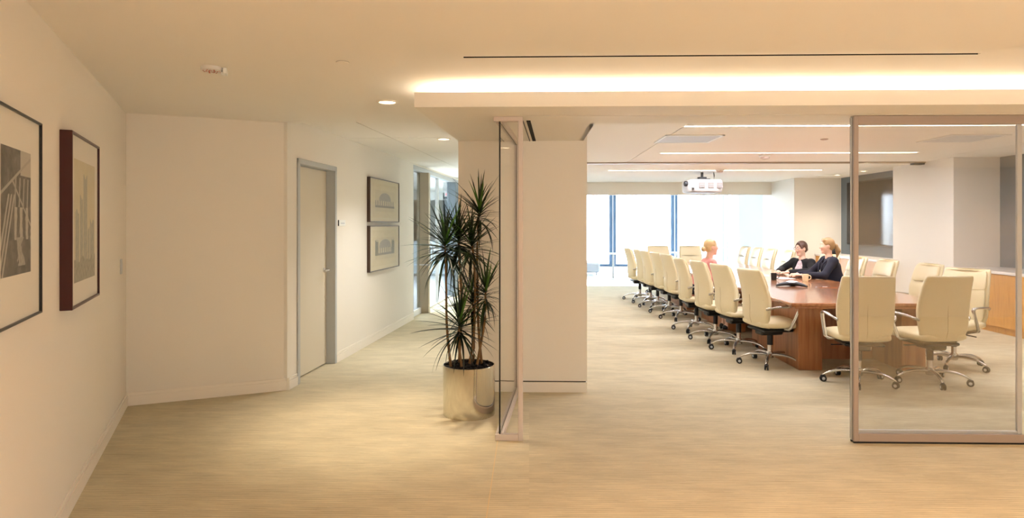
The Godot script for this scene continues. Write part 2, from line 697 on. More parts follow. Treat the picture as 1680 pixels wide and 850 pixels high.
func build_shell() -> void:
	var m := MB.new()
	m.bx(-9.2, 9.2, -0.15, 0.0, 4.1, -16.42)
	m.bx(-9.2, 0.55, -0.15, 0.0, -16.42, -24.4)
	struct("floor", m, M.carpet)
	m = MB.new()
	m.bx(0.55, 12.0, -0.15, 0.0, -16.42, -24.4)
	struct("floor_lounge", m, M.pale_floor)
	m = MB.new()
	m.bx(0.55, 6.1, 0.0, 0.006, -16.39, -16.47, 0.002)
	struct("trim_1", m, M.aluminium)
	# carpet seam that runs on from the glass corner
	m = MB.new()
	m.bx(-0.2275, -0.2225, 0.0, 0.0012, 4.0, -4.66)
	struct("trim_2", m, mat("seam_thread", Color(0.86, 0.76, 0.58), 0.9))
	# lobby ceiling, with a real slot for the air diffuser
	m = MB.new()
	var y0 := LOBBY
	var y1 := LOBBY + 0.12
	m.bx(-9.2, 9.2, y0, y1, 4.1, -3.688)
	m.bx(-9.2, -0.374, y0, y1, -3.688, -3.716)
	m.bx(2.51, 9.2, y0, y1, -3.688, -3.716)
	m.bx(-9.2, 9.2, y0, y1, -3.716, -5.0)
	m.bx(-9.2, 0.5, y0, y1, -5.0, -6.02)
	struct("ceiling_lobby", m, M.ceiling_paint)
	var sl := thing("air_slot", "long thin dark linear air slot in the lobby ceiling before the light cove", "air vent", T(1.068, LOBBY, -3.702))
	m = MB.new()
	m.bx(-1.442, 1.442, 0.07, 0.09, -0.02, 0.02)
	m.bx(-1.442, 1.442, 0.0, 0.09, -0.016, -0.013)
	m.bx(-1.442, 1.442, 0.0, 0.09, 0.013, 0.016)
	part(sl, "channel", m, M.dark_gap)
	m = MB.new()
	m.bx(-1.442, 1.442, 0.012, 0.04, -0.002, 0.002)
	part(sl, "deflector_blade", m, M.charcoal)
	# corridor ceiling: lay-in boards with fine joints
	m = MB.new()
	m.bx(-9.2, 0.5, HALL + 0.03, HALL + 0.14, -6.0, -24.4)
	var hc := struct("ceiling_corridor", m, M.ceiling_paint)
	for k in 10:
		for side in 3:
			var z0 := -6.03 - 1.5 * k
			var xs: Array = [[-2.6, -1.72], [-1.71, -0.85], [-0.84, 0.5]][side]
			var bo := MB.new()
			var sh := 0.0805 * 1.5
			var dx := 0.0805 * (1.5 * k)
			bo.prism([Vector2(xs[0] + dx, z0), Vector2(xs[1] + dx, z0), Vector2(xs[1] + dx + sh, z0 - 1.49), Vector2(xs[0] + dx + sh, z0 - 1.49)], HALL, HALL + 0.028)
			part(hc, "ceiling_board", bo, M.ceiling_paint)
	# conference ceiling with shadow grooves
	m = MB.new()
	m.bx(0.4, 1.655, CONF, CONF + 0.1, -4.98, -16.45)
	m.bx(1.667, 6.40, CONF, CONF + 0.1, -4.98, -16.45)
	m.bx(6.41, 7.7, CONF, CONF + 0.1, -4.98, -16.45)
	m.bx(1.655, 1.667, CONF, CONF + 0.1, -4.98, -6.7)
	m.bx(1.655, 1.667, CONF, CONF + 0.1, -11.1, -16.45)
	m.bx(1.6, 1.7, CONF + 0.05, CONF + 0.1, -6.6, -11.2)
	struct("ceiling_conference", m, M.ceiling_paint)
	m = MB.new()
	m.bx(0.4, 12.2, 2.84, 2.95, -16.45, -24.4)
	struct("ceiling_lounge", m, M.ceiling_paint)
	# slab over everything
	m = MB.new()
	m.bx(-9.4, 12.4, 2.96, 3.2, 4.4, -24.4)
	struct("ceiling_slab", m, M.ceiling_paint)
	# outer walls
	m = MB.new()
	m.bx(-9.4, -9.2, -0.15, 3.0, 4.4, -24.4)
	struct("wall_outer_left", m, M.wall_paint)
	m = MB.new()
	m.bx(-9.4, 9.4, -0.15, 3.0, 4.1, 4.4)
	m.bx(-0.4, 9.3, 0.0, 2.7, 1.7, 1.9)
	struct("wall_back", m, M.wall_paint)
	m = MB.new()
	m.bx(9.2, 9.4, -0.15, 3.0, 4.2, -16.5)
	struct("wall_outer_right", m, M.wall_paint)
	m = MB.new()
	m.bx(12.0, 12.2, -0.15, 3.0, -16.5, -24.4)
	m.bx(7.3, 12.2, -0.15, 3.0, -16.4, -16.6)
	struct("wall_lounge_right", m, M.wall_paint)
	# wall with the large pictures, and the angled wall beside it
	m = MB.new()
	m.bx(-8.2, 2.321, 0.0, 2.7, -0.16, 0.0)
	struct("wall_left", m, M.wall_paint, left_frame())
	m = MB.new()
	base_profile(m, -8.2, 2.314)
	struct("baseboard_left", m, M.trim_paint, left_frame())
	var a := Vector3(-3.437, 0, -5.477)
	var b := Vector3(-2.255, 0, -6.05)
	var u := (b - a).normalized()
	var af := Transform3D(Basis(u, Vector3.UP, u.cross(Vector3.UP)), a)
	m = MB.new()
	m.bx(-0.2, (b - a).length(), 0.0, 2.7, -0.16, 0.0)
	struct("wall_angled", m, M.wall_paint, af)
	m = MB.new()
	base_profile(m, 0.004, (b - a).length() + 0.012)
	struct("baseboard_angled", m, M.trim_paint, af)
	# corridor wall with a doorway
	m = MB.new()
	m.bx(-0.02, 0.187, 0.0, 2.75, -0.16, 0.0)
	m.bx(0.187, 1.191, 2.19, 2.75, -0.16, 0.0)
	m.bx(1.191, 4.56, 0.0, 2.75, -0.16, 0.0)
	m.bx(4.56, 13.6, 2.53, 2.75, -0.16, 0.0)
	struct("wall_corridor", m, M.wall_paint, hall_frame())
	m = MB.new()
	base_profile(m, -0.012, 0.185)
	base_profile(m, 1.193, 4.558)
	struct("baseboard_corridor", m, M.trim_paint, hall_frame())
	# solid core between corridor and conference room, its end shows as the column
	m = MB.new()
	m.prism([Vector2(-0.655, -6.02), Vector2(0.533, -6.02), Vector2(0.533, -20.4), Vector2(0.50, -20.4)], 0.105, 2.8)
	m.bx(0.3, 0.533, 0.0, 3.0, -20.0, -24.4)
	struct("wall_core", m, M.panel_paint)
	m = MB.new()
	m.prism([Vector2(-0.645, -6.032), Vector2(0.523, -6.032), Vector2(0.523, -20.4), Vector2(0.50, -20.4)], 0.09, 0.11)
	struct("trim_3", m, M.dark_gap)
	m = MB.new()
	m.prism([Vector2(-0.655, -6.02), Vector2(0.533, -6.02), Vector2(0.533, -20.4), Vector2(0.50, -20.4)], 0.0, 0.094)
	struct("baseboard_core", m, M.panel_paint)
	m = MB.new()
	m.bx(-9.2, 0.6, 0.0, 3.0, -24.2, -24.4)
	struct("wall_far_corridor", m, M.wall_paint)
	# soffit over the glass front: a tray with an upstand that hides the light strip
	m = MB.new()
	m.prism([Vector2(-0.755, -4.27), Vector2(9.2, -4.27), Vector2(9.2, -4.62), Vector2(-0.735, -4.62)], 2.32, 2.36)
	m.prism([Vector2(-0.735, -4.62), Vector2(-0.029, -4.62), Vector2(-0.029, -4.645), Vector2(-0.734, -4.645)], 2.32, 2.36)
	m.prism([Vector2(-0.734, -4.645), Vector2(9.2, -4.645), Vector2(9.2, -5.0), Vector2(0.5, -5.0), Vector2(0.5, -6.03), Vector2(-0.655, -6.03)], 2.32, 2.36)
	m.prism([Vector2(-0.755, -4.27), Vector2(9.2, -4.27), Vector2(9.2, -4.292), Vector2(-0.755, -4.292)], 2.36, 2.418)
	m.prism([Vector2(-0.755, -4.292), Vector2(-0.733, -4.292), Vector2(-0.633, -6.03), Vector2(-0.655, -6.03)], 2.36, 2.418)
	m.bx(0.48, 9.2, 2.36, 2.97, -4.96, -5.0)
	m.bx(0.46, 0.5, 2.32, 2.97, -5.0, -6.03)
	m.bx(-0.03, 9.2, 2.345, 2.36, -4.615, -4.65)
	struct("soffit_trim", m, M.panel_paint).name = "trim_4"
	# bulkhead in front of the lounge
	m = MB.new()
	m.bx(0.5, 6.1, 2.285, 3.0, -16.40, -16.6)
	m.bx(0.5, 7.4, 2.61, 3.0, -16.40, -16.6)
	struct("wall_bulkhead", m, M.panel_paint)
	# conference room, picture-screen side
	m = MB.new()
	m.bx(7.38, 7.6, 0.0, 2.8, -4.7, -10.5)
	struct("wall_right", m, M.wall_paint)
	m = MB.new()
	m.bx(7.1, 7.6, 0.0, 2.8, -12.0, -15.1)
	struct("wall_screen_niche", m, M.wall_paint)
	m = MB.new()
	m.bx(6.65, 7.6, 0.0, 2.605, -10.4, -12.1)
	struct("wall_pillar", m, M.panel_paint)
	m = MB.new()
	m.bx(6.03, 7.6, 0.0, 2.9, -15.0, -17.0)
	struct("wall_far", m, M.panel_paint)
	# front wall beyond the sliding doors
	m = MB.new()
	m.bx(5.45, 9.2, 0.0, 2.33, -4.62, -4.8)
	struct("wall_front", m, M.wall_paint)
	# partition track across the conference ceiling
	m = MB.new()
	m.bx(0.54, 6.64, CONF - 0.02, CONF + 0.01, -11.09, -11.23, 0.004)
	struct("trim_5", m, mat("track_bronze", Color(0.62, 0.55, 0.45), 0.5, 0.3))
	m = MB.new()
	m.bx(6.45, 6.63, CONF - 0.05, CONF - 0.02, -11.1, -11.22, 0.004)
	tag(part(self, "track_stop", m, M.charcoal), "small dark stop at the end of the ceiling partition track", "track stop")
	# ceiling slot that runs back from the glass corner
	var so := thing("ceiling_slot", "dark slot in the soffit underside between door jamb and column", "air vent")
	m = MB.new()
	m.prism([Vector2(-0.020, -4.84), Vector2(0.010, -4.84), Vector2(0.062, -6.0), Vector2(0.032, -6.0)], 2.314, 2.321)
	part(so, "slot_opening", m, M.dark_gap)
	m = MB.new()
	m.prism([Vector2(-0.048, -4.84), Vector2(-0.042, -4.84), Vector2(0.010, -6.0), Vector2(0.004, -6.0)], 2.312, 2.321)
	part(so, "slot_edge", m, M.charcoal)
	# lounge window wall
	for k in 5:
		var x0 := 0.82 + 2.24 * k
		var o := Node3D.new()
		o.name = "window_%d" % (k + 1)
		add_child(o)
		o.position = Vector3(x0, 0, -24.0)
		o.set_meta("kind", "structure")
		m = MB.new()
		m.bx(-0.125, 0.125, 0.0, 2.86, -0.12, 0.08, 0.01)
		part(o, "mullion", m, M.mullion)
		m = MB.new()
		m.bx(-0.012, 0.012, 0.0, 2.86, 0.08, 0.10)
		part(o, "mullion_cap", m, M.aluminium)
		m = MB.new()
		m.bx(0.125, 2.115, 0.0, 0.10, -0.06, 0.06)
		part(o, "sill", m, M.mullion)
		m = MB.new()
		m.bx(0.125, 2.115, 0.10, 2.86, -0.012, 0.012)
		part(o, "pane", m, M.window_glass)
	m = MB.new()
	m.bx(-9.4, 0.74, -0.15, 3.1, -24.2, -24.4)
	m.bx(12.0, 12.4, -0.15, 3.1, -23.9, -24.4)
	struct("wall_window_end", m, M.wall_paint)
	m = MB.new()
	m.bx(6.75, 7.65, 0.0, 2.86, -21.2, -22.0, 0.01)
	struct("wall_lounge_column", m, M.pale_column)

func build_glass_front() -> void:
	# glass corner beside the plant
	var o := thing("glass_partition", "narrow frameless glass corner in a pale metal channel beside the potted plant", "glass partition")
	var m := MB.new()
	m.bx(-0.243, -0.044, 0.0, 0.046, -4.66, -4.70, 0.003)
	part(o, "floor_channel", m, M.satin_frame)
	m = MB.new()
	m.bx(-0.255, -0.044, 2.287, 2.32, -4.65, -4.71, 0.003)
	part(o, "head_channel", m, M.satin_frame)
	m = MB.new()
	m.bx(-0.078, -0.044, 0.0, 2.32, -4.655, -4.705, 0.003)
	part(o, "jamb_post", m, M.satin_frame)
	m = MB.new()
	m.bx(-0.212, -0.078, 0.046, 2.287, -4.675, -4.687)
	part(o, "front_pane", m, M.pane_glass)
	m = MB.new()
	m.bx(-0.215, -0.205, 0.046, 2.287, -4.668, -4.694)
	part(o, "black_glass_joint", m, M.black_plastic)
	m = MB.new()
	m.bx(-0.212, -0.078, 0.046, 2.287, -4.689, -4.69)
	# return pane that runs back to the column
	var a := Vector3(-0.212, 0, -4.69)
	var b := Vector3(-0.118, 0, -6.02)
	var u := (b - a).normalized()
	var f := Transform3D(Basis(u, Vector3.UP, u.cross(Vector3.UP)), a)
	var l := (b - a).length()
	m = MB.new()
	m.bx(0.0, l, 0.05, 2.28, -0.006, 0.006)
	part(o, "return_pane", m, M.pane_glass, f)
	m = MB.new()
	m.bx(0.0, l, 0.0, 0.05, -0.028, -0.007, 0.002)
	m.bx(0.0, l, 0.0, 0.05, 0.007, 0.028, 0.002)
	part(o, "return_floor_channel", m, M.satin_frame, f)
	m = MB.new()
	m.bx(0.0, l, 2.28, 2.32, -0.028, -0.007, 0.002)
	m.bx(0.0, l, 2.28, 2.32, 0.007, 0.028, 0.002)
	part(o, "return_head_channel", m, M.satin_frame, f)
	m = MB.new()
	m.bx(l - 0.03, l, 0.05, 2.28, -0.028, -0.008, 0.002)
	m.bx(l - 0.03, l, 0.05, 2.28, 0.008, 0.028, 0.002)
	part(o, "wall_channel", m, M.satin_frame, f)
	m = MB.new()
	m.bx(l - 0.03, l, 0.05, 2.28, -0.008, 0.008)
	part(o, "dark_wall_gasket", m, M.black_plastic, f)
	m = MB.new()
	m.bx(0.0, l, 0.05, 0.054, -0.0075, 0.0075)
	m.bx(0.0, l, 2.276, 2.28, -0.0075, 0.0075)
	part(o, "dark_gasket", m, M.black_plastic, f)
	# sliding doors, two leaves parked one behind the other, and one more beyond
	var leaves := [[2.297, 3.98, -4.686, "satin-framed sliding glass door parked before its twin at the conference opening", 0.056], [2.297, 3.49, -4.720, "rear sliding glass door leaf with slim silver stiles behind the front leaf", 0.073], [3.93, 5.46, -4.720, "sliding glass door leaf next to the painted end wall", 0.073]]
	for e in leaves.size():
		var q: Array = leaves[e]
		var w: float = q[1] - q[0]
		var bt: float = q[4]
		var d := thing("sliding_glass_door", q[3], "glass door", T(q[0], 0, q[2]), "sliding glass doors of the conference room")
		var fm: Material = M.door_rail if e == 0 else M.aluminium
		for s in 2:
			m = MB.new()
			var sx := 0.0 if s == 0 else w - 0.034
			m.bx(sx, sx + 0.034, 0.012, 2.318, -0.011, 0.011, 0.003)
			part(d, "stile", m, fm)
		m = MB.new()
		m.bx(0.034, w - 0.034, 0.012, bt + 0.012, -0.010, 0.010, 0.002)
		part(d, "bottom_rail", m, fm)
		m = MB.new()
		m.bx(0.034, w - 0.034, 2.255, 2.318, -0.010, 0.010, 0.002)
		part(d, "top_rail", m, fm)
		m = MB.new()
		m.bx(0.034, w - 0.034, bt + 0.012, 2.255, -0.004, 0.004)
		part(d, "pane", m, M.door_glass)
		m = MB.new()
		m.bx(0.0, w, 0.0, 0.012, -0.008, 0.008)
		part(d, "bottom_seal", m, M.black_plastic)
		m = MB.new()
		m.bx(0.002, 0.030, 0.02, 2.31, -0.017, -0.011)
		part(d, "edge_gasket", m, M.black_plastic)

func build_hall_door() -> void:
	var f := hall_frame()
	var o := Node3D.new()
	o.name = "door_1"
	add_child(o)
	o.transform = f
	o.set_meta("kind", "structure")
	var m := MB.new()
	# pressed metal frame: face returns and deep jambs
	for s in 2:
		var x0 := 0.187 if s == 0 else 1.141
		m = MB.new()
		m.bx(x0, x0 + 0.05, 0.0, 2.19, 0.0, 0.014, 0.003)
		m.bx(x0 + (0.03 if s == 0 else 0.0), x0 + (0.05 if s == 0 else 0.02), 0.0, 2.14, -0.16, 0.0)
		part(o, "jamb", m, M.door_frame_paint)
	m = MB.new()
	m.bx(0.187, 1.191, 2.14, 2.19, 0.0, 0.014, 0.003)
	m.bx(0.217, 1.161, 2.14, 2.16, -0.16, 0.0)
	part(o, "head", m, M.door_frame_paint)
	m = MB.new()
	m.bx(0.238, 1.140, 0.012, 2.137, -0.135, -0.09, 0.002)
	var lf := part(o, "leaf", m, M.door_paint)
	m = MB.new()
	m.lathe([Vector2(0.026, 0.0), Vector2(0.026, 0.006), Vector2(0.022, 0.009), Vector2(0.0105, 0.010), Vector2(0.011, 0.055), Vector2(0.0, 0.058)], 20, Transform3D(Basis(Vector3.RIGHT, PI / 2), Vector3(1.075, 1.045, -0.09)))
	m.tube([Vector3(1.075, 1.045, -0.042), Vector3(1.06, 1.045, -0.030), Vector3(1.03, 1.045, -0.026), Vector3(0.985, 1.043, -0.026), Vector3(0.945, 1.041, -0.028)], [0.013, 0.013, 0.012, 0.011, 0.009], 10, Vector2(1, 0.9))
	part(lf, "lever_handle", m, M.satin_chrome)
	m = MB.new()
	m.bx(0.1, 1.3, 0.0, 2.3, -0.40, -0.17)
	struct("wall_behind_door", m, M.wall_paint, f)
	# room sign
	var sg := thing("room_sign", "small white room sign on the wall beside the corridor door", "sign", f * T(1.36, 1.565, 0.0))
	m = MB.new()
	m.bx(-0.10, 0.10, -0.034, 0.034, 0.0, 0.012, 0.002)
	part(sg, "plate", m, M.white)
	m = MB.new()
	m.bx(-0.108, -0.10, -0.034, 0.034, 0.0, 0.012, 0.002)
	part(sg, "dark_end_cap", m, M.charcoal)
	m = MB.new()
	m.bx(-0.05, 0.07, -0.012, 0.004, 0.012, 0.0128)
	part(sg, "insert", m, M.vent_metal)

func build_storefront() -> void:
	# glazed office front in line with the corridor wall
	var f := hall_frame()
	var o := thing("office_glass_front", "glazed office front with silver frame at the far end of the corridor", "glass wall", f * T(4.56, 0, -0.08))
	var m := MB.new()
	m.bx(0.0, 0.07, 0.0, 2.53, -0.05, 0.07, 0.004)
	part(o, "end_post", m, M.door_frame_paint)
	m = MB.new()
	m.bx(0.07, 9.0, 2.45, 2.53, -0.05, 0.07, 0.004)
	part(o, "header", m, M.door_frame_paint)
	m = MB.new()
	m.bx(0.07, 0.74, 0.0, 0.10, -0.03, 0.03, 0.004)
	part(o, "bottom_rail", m, M.white)
	m = MB.new()
	m.bx(0.07, 0.74, 0.10, 2.45, -0.006, 0.006)
	part(o, "smoked_pane", m, M.smoked_glass)
	m = MB.new()
	m.bx(0.74, 0.86, 0.0, 2.45, -0.05, 0.16, 0.004)
	part(o, "door_stile", m, mat("stile_champagne", Color(0.72, 0.66, 0.56), 0.4, 0.3))
	for x in [0.62, 0.84]:
		m = MB.new()
		m.tube([Vector3(x, 0.85, 0.03), Vector3(x, 0.85, 0.20), Vector3(x, 0.9, 0.215), Vector3(x, 1.15, 0.215), Vector3(x, 1.2, 0.20), Vector3(x, 1.2, 0.03)], 0.012, 8)
		part(o, "pull_handle", m, M.aluminium)
	var edges := [[0.86, 2.1], [2.14, 3.3], [3.62, 5.4], [5.44, 7.2], [7.24, 9.0]]
	for e in edges:
		m = MB.new()
		m.bx(e[0], e[1], 0.03, 2.45, -0.006, 0.006)
		part(o, "pane", m, M.window_glass)
	m = MB.new()
	m.bx(0.86, 9.0, 0.0, 0.03, -0.03, 0.03)
	part(o, "sill_track", m, M.aluminium)
	for e in [[2.10, 2.14], [5.40, 5.44], [7.20, 7.24]]:
		m = MB.new()
		m.bx(e[0], e[1], 0.03, 2.45, -0.03, 0.03)
		part(o, "post", m, M.aluminium)
	m = MB.new()
	m.bx(3.30, 3.62, 0.0, 2.45, -0.05, 0.14, 0.004)
	part(o, "grey_post", m, M.grey_panel)
	# the office beyond the glass
	m = MB.new()
	m.prism([Vector2(-9.2, -9.9), Vector2(-2.12, -9.9), Vector2(-1.98, -10.62), Vector2(-0.9, -24.2), Vector2(-9.2, -24.2)], 0.0, 0.004)
	struct("floor_office", m, M.pale_floor)
	m = MB.new()
	m.bx(-9.2, -2.05, 0.0, 2.8, -9.6, -9.85)
	struct("wall_office_near", m, M.white)
	m = MB.new()
	m.bx(-9.2, -0.6, 0.0, 0.75, -20.0, -20.15)
	m.bx(-9.2, -0.6, 2.3, 2.8, -20.0, -20.15)
	m.bx(-2.52, -0.6, 0.75, 2.3, -20.0, -20.15)
	struct("wall_office_far", m, M.white)
	var lt := thing("office_ceiling_light", "flat cool white ceiling panel in the office behind the corridor glass", "ceiling light", T(-3.6, HALL - 0.012, -14.5))
	m = MB.new()
	m.bx(-0.62, 0.62, -0.004, 0.012, -1.85, 1.85, 0.003)
	part(lt, "frame", m, M.white)
	m = MB.new()
	m.bx(-0.58, 0.58, -0.006, -0.004, -1.8, 1.8)
	part(lt, "diffuser", m, M.cool_glow)
	area(Vector3(0, -0.012, 0), Vector2(1.1, 3.5), 30.0, Color(0.86, 0.94, 1.0), false, "panel_lamp", lt)
	var cb := thing("office_cabinet", "pale blue-grey low cabinet in the office behind the corridor glass", "cabinet", T(-3.0, 0, -19.6))
	m = MB.new()
	m.bx(-0.9, 0.9, 0.08, 1.05, -0.25, 0.25, 0.006)
	part(cb, "body", m, M.pale_column)
	m = MB.new()
	m.bx(-0.86, 0.86, 0.0, 0.08, -0.22, 0.2)
	part(cb, "plinth", m, M.grey_panel)
	for k in 3:
		m = MB.new()
		m.bx(-0.89 + k * 0.595, -0.31 + k * 0.595, 0.1, 1.03, 0.25, 0.268, 0.003)
		part(cb, "door_front", m, M.pale_column)
	# hanging exit sign
	var ex := thing("exit_sign", "small red-lettered EXIT sign hung from the office ceiling", "sign", T(-1.93, 2.27, -15.6, 6))
	m = MB.new()
	m.bx(-0.10, 0.10, -0.06, 0.06, -0.012, 0.012, 0.003)
	part(ex, "panel", m, M.plastic_white)
	m = MB.new()
	m.bx(-0.13, -0.10, -0.11, 0.03, -0.02, 0.02)
	m.bx(0.10, 0.13, -0.11, 0.03, -0.02, 0.02)
	m.bx(-0.13, 0.13, -0.11, -0.06, -0.02, 0.02)
	m.tube([Vector3(0, 0.06, 0), Vector3(0, 0.28, 0)], 0.008, 8)
	part(ex, "black_bracket", m, M.black_plastic)
	var tm := TextMesh.new()
	var sf := SystemFont.new()
	sf.font_names = PackedStringArray(["Droid Sans"])
	sf.font_weight = 700
	tm.font = sf
	tm.text = "EXIT"
	tm.font_size = 64
	tm.pixel_size = 0.0011
	tm.depth = 0.003
	part(ex, "red_letters", tm, M.exit_glow, Transform3D(Basis(), Vector3(0, -0.005, 0.014)))

# ------------------------------------------------------------------ furniture
func ring(w: float, th: float, cen: Vector3, bend: float, seg := 26, ex := 4.0) -> PackedVector3Array:
	# rounded, slightly hollow horizontal section of a backrest
	var r := PackedVector3Array()
	for k in seg:
		var a := TAU * k / seg
		var c := cos(a)
		var s := sin(a)
		var q := pow(pow(absf(c), ex) + pow(absf(s), ex), -1.0 / ex)
		var x := c * q
		r.append(cen + Vector3(x * w, 0, s * q * th + bend * x * x))
	return r

func make_chair(label: String) -> Node3D:
	var o := thing("swivel_chair", label, "chair")
	# backrest shell
	var prof := [[0.425, -0.150, 0.185, 0.006], [0.435, -0.160, 0.205, 0.018], [0.47, -0.190, 0.222, 0.028], [0.54, -0.208, 0.240, 0.032], [0.62, -0.205, 0.252, 0.034], [0.70, -0.202, 0.258, 0.035], [0.78, -0.210, 0.258, 0.035], [0.86, -0.228, 0.253, 0.034], [0.94, -0.252, 0.246, 0.033], [1.02, -0.280, 0.238, 0.031], [1.045, -0.289, 0.235, 0.027], [1.058, -0.294, 0.230, 0.018], [1.063, -0.296, 0.222, 0.006]]
	var rows := []
	for p in prof:
		rows.append(ring(p[2], p[3], Vector3(0, p[0], p[1]), 0.035))
	var m := MB.new()
	m.grid(rows)
	var bk := part(o, "backrest", m, M.leather)
	m = MB.new()
	var pts := []
	for p in prof.slice(2, 7):
		pts.append(Vector3(0, p[0], p[1] - p[3] - 0.0005))
	m.tube(pts, 0.0022, 6)
	pts = []
	for k in 9:
		var x := -0.92 + 0.23 * k
		pts.append(Vector3(x * 0.25, 0.74, -0.204 - 0.035 * pow(1.0 - pow(absf(x), 4.0) * 0.2, 1.0) + 0.035 * x * x))
	m.tube(pts, 0.0018, 6)
	part(bk, "seam", m, M.leather_seam)
	# two inner cushions with a crease between them
	for q in [[0.50, 0.847], [0.848, 1.045]]:
		rows = []
		for k in 9:
			var f := k / 8.0
			var y := lerpf(q[0], q[1], f)
			var zc := 0.0
			var w := 0.24
			for i in prof.size() - 1:
				if y >= prof[i][0] and y <= prof[i + 1][0]:
					var g: float = (y - prof[i][0]) / (prof[i + 1][0] - prof[i][0])
					zc = lerpf(prof[i][1], prof[i + 1][1], g)
					w = lerpf(prof[i][2], prof[i + 1][2], g)
			var e := pow(1.0 - pow(absf(2.0 * f - 1.0), 4.0), 0.5)
			rows.append(ring(w - 0.018 - 0.012 * (1.0 - e), 0.014 + 0.010 * e, Vector3(0, y, zc + 0.034), 0.035))
		m = MB.new()
		m.grid(rows)
		part(o, "back_cushion", m, M.leather)
	# seat with a waterfall front
	rows = []
	for q in [[-0.215, 0.478, 0.19, 0.010], [-0.205, 0.476, 0.215, 0.034], [-0.17, 0.472, 0.232, 0.045], [-0.05, 0.468, 0.248, 0.050], [0.08, 0.468, 0.252, 0.052], [0.20, 0.466, 0.25, 0.053], [0.285, 0.458, 0.243, 0.05], [0.323, 0.448, 0.23, 0.042], [0.342, 0.440, 0.21, 0.028], [0.348, 0.437, 0.19, 0.01]]:
		var r := PackedVector3Array()
		for k in 26:
			var a := TAU * k / 26
			var s := pow(pow(absf(cos(a)), 3.4) + pow(absf(sin(a)), 3.4), -1.0 / 3.4)
			r.append(Vector3(cos(a) * s * q[2], q[1] + sin(a) * s * q[3], q[0]))
		rows.append(r)
	m = MB.new()
	m.grid(rows)
	part(o, "seat", m, M.leather)
	# looped arms
	for s in [-1.0, 1.0]:
		pts = [Vector3(0.20, 0.422, 0.05), Vector3(0.262, 0.424, 0.06), Vector3(0.283, 0.445, 0.072), Vector3(0.287, 0.53, 0.115), Vector3(0.287, 0.615, 0.155), Vector3(0.287, 0.650, 0.166), Vector3(0.287, 0.668, 0.155), Vector3(0.287, 0.674, 0.115), Vector3(0.286, 0.672, 0.0), Vector3(0.283, 0.664, -0.10), Vector3(0.272, 0.650, -0.165), Vector3(0.25, 0.640, -0.195)]
		var pp := []
		for p in pts:
			pp.append(Vector3(p.x * s, p.y, p.z))
		m = MB.new()
		m.tube(pp, [0.011, 0.013, 0.014, 0.014, 0.014, 0.015, 0.016, 0.017, 0.017, 0.015, 0.012, 0.010], 10, Vector2(1.35, 0.8), Vector3(0, 0.35, 0.94))
		part(o, "arm", m, M.polished_alu)
	# tilt mechanism and gas lift
	m = MB.new()
	m.box(Vector3(0, 0.398, 0.01), Vector3(0.36, 0.03, 0.36), 0.01)
	m.box(Vector3(0, 0.365, -0.01), Vector3(0.15, 0.06, 0.26), 0.015)
	m.tube([Vector3(0.07, 0.37, 0.02), Vector3(0.20, 0.365, 0.03), Vector3(0.245, 0.362, 0.035)], 0.007, 8)
	m.lathe([Vector2(0.03, 0.22), Vector2(0.03, 0.345)], 16)
	part(o, "tilt_mechanism", m, M.black_plastic)
	m = MB.new()
	m.lathe([Vector2(0.034, 0.075), Vector2(0.04, 0.085), Vector2(0.04, 0.13), Vector2(0.034, 0.145), Vector2(0.025, 0.147), Vector2(0.025, 0.24)], 20)
	part(o, "gas_column", m, M.polished_alu)
	var leg := MB.new()
	leg.tube([Vector3(0, 0.112, 0.02), Vector3(0, 0.122, 0.08), Vector3(0, 0.124, 0.14), Vector3(0, 0.117, 0.21), Vector3(0, 0.100, 0.27), Vector3(0, 0.078, 0.315), Vector3(0, 0.068, 0.33)], [0.022, 0.021, 0.019, 0.017, 0.015, 0.013, 0.010], 10, Vector2(1.15, 0.8))
	var lm := leg.mesh()
	var cs := MB.new()
	for s in [-1.0, 1.0]:
		cs.lathe([Vector2(0.0, 0.0), Vector2(0.020, 0.001), Vector2(0.029, 0.004), Vector2(0.031, 0.010), Vector2(0.029, 0.016), Vector2(0.010, 0.018), Vector2(0.0, 0.018)], 18, Transform3D(Basis(Vector3.FORWARD, PI / 2 * s), Vector3(0.003 * s, 0.031, 0.325)))
	cs.box(Vector3(0, 0.05, 0.325), Vector3(0.03, 0.026, 0.05), 0.006)
	cs.tube([Vector3(0, 0.03, 0.32), Vector3(0, 0.075, 0.325)], 0.008, 8)
	var cm := cs.mesh()
	var hm := []
	for s in [-1.0, 1.0]:
		var hb := MB.new()
		hb.lathe([Vector2(0.015, 0.0), Vector2(0.013, 0.002), Vector2(0.0, 0.0025)], 14, Transform3D(Basis(Vector3.FORWARD, PI / 2 * s), Vector3(0.0205 * s, 0.031, 0.325)))
		hm.append(hb.mesh())
	for k in 5:
		var x := Transform3D(Basis(Vector3.UP, TAU * k / 5 + 0.3), Vector3.ZERO)
		var lg := part(o, "base_leg", lm, M.polished_alu, x)
		part(lg, "caster", cm, M.black_plastic)
		for h in hm:
			part(lg, "caster_cap", h, M.silver_plastic)
	return o

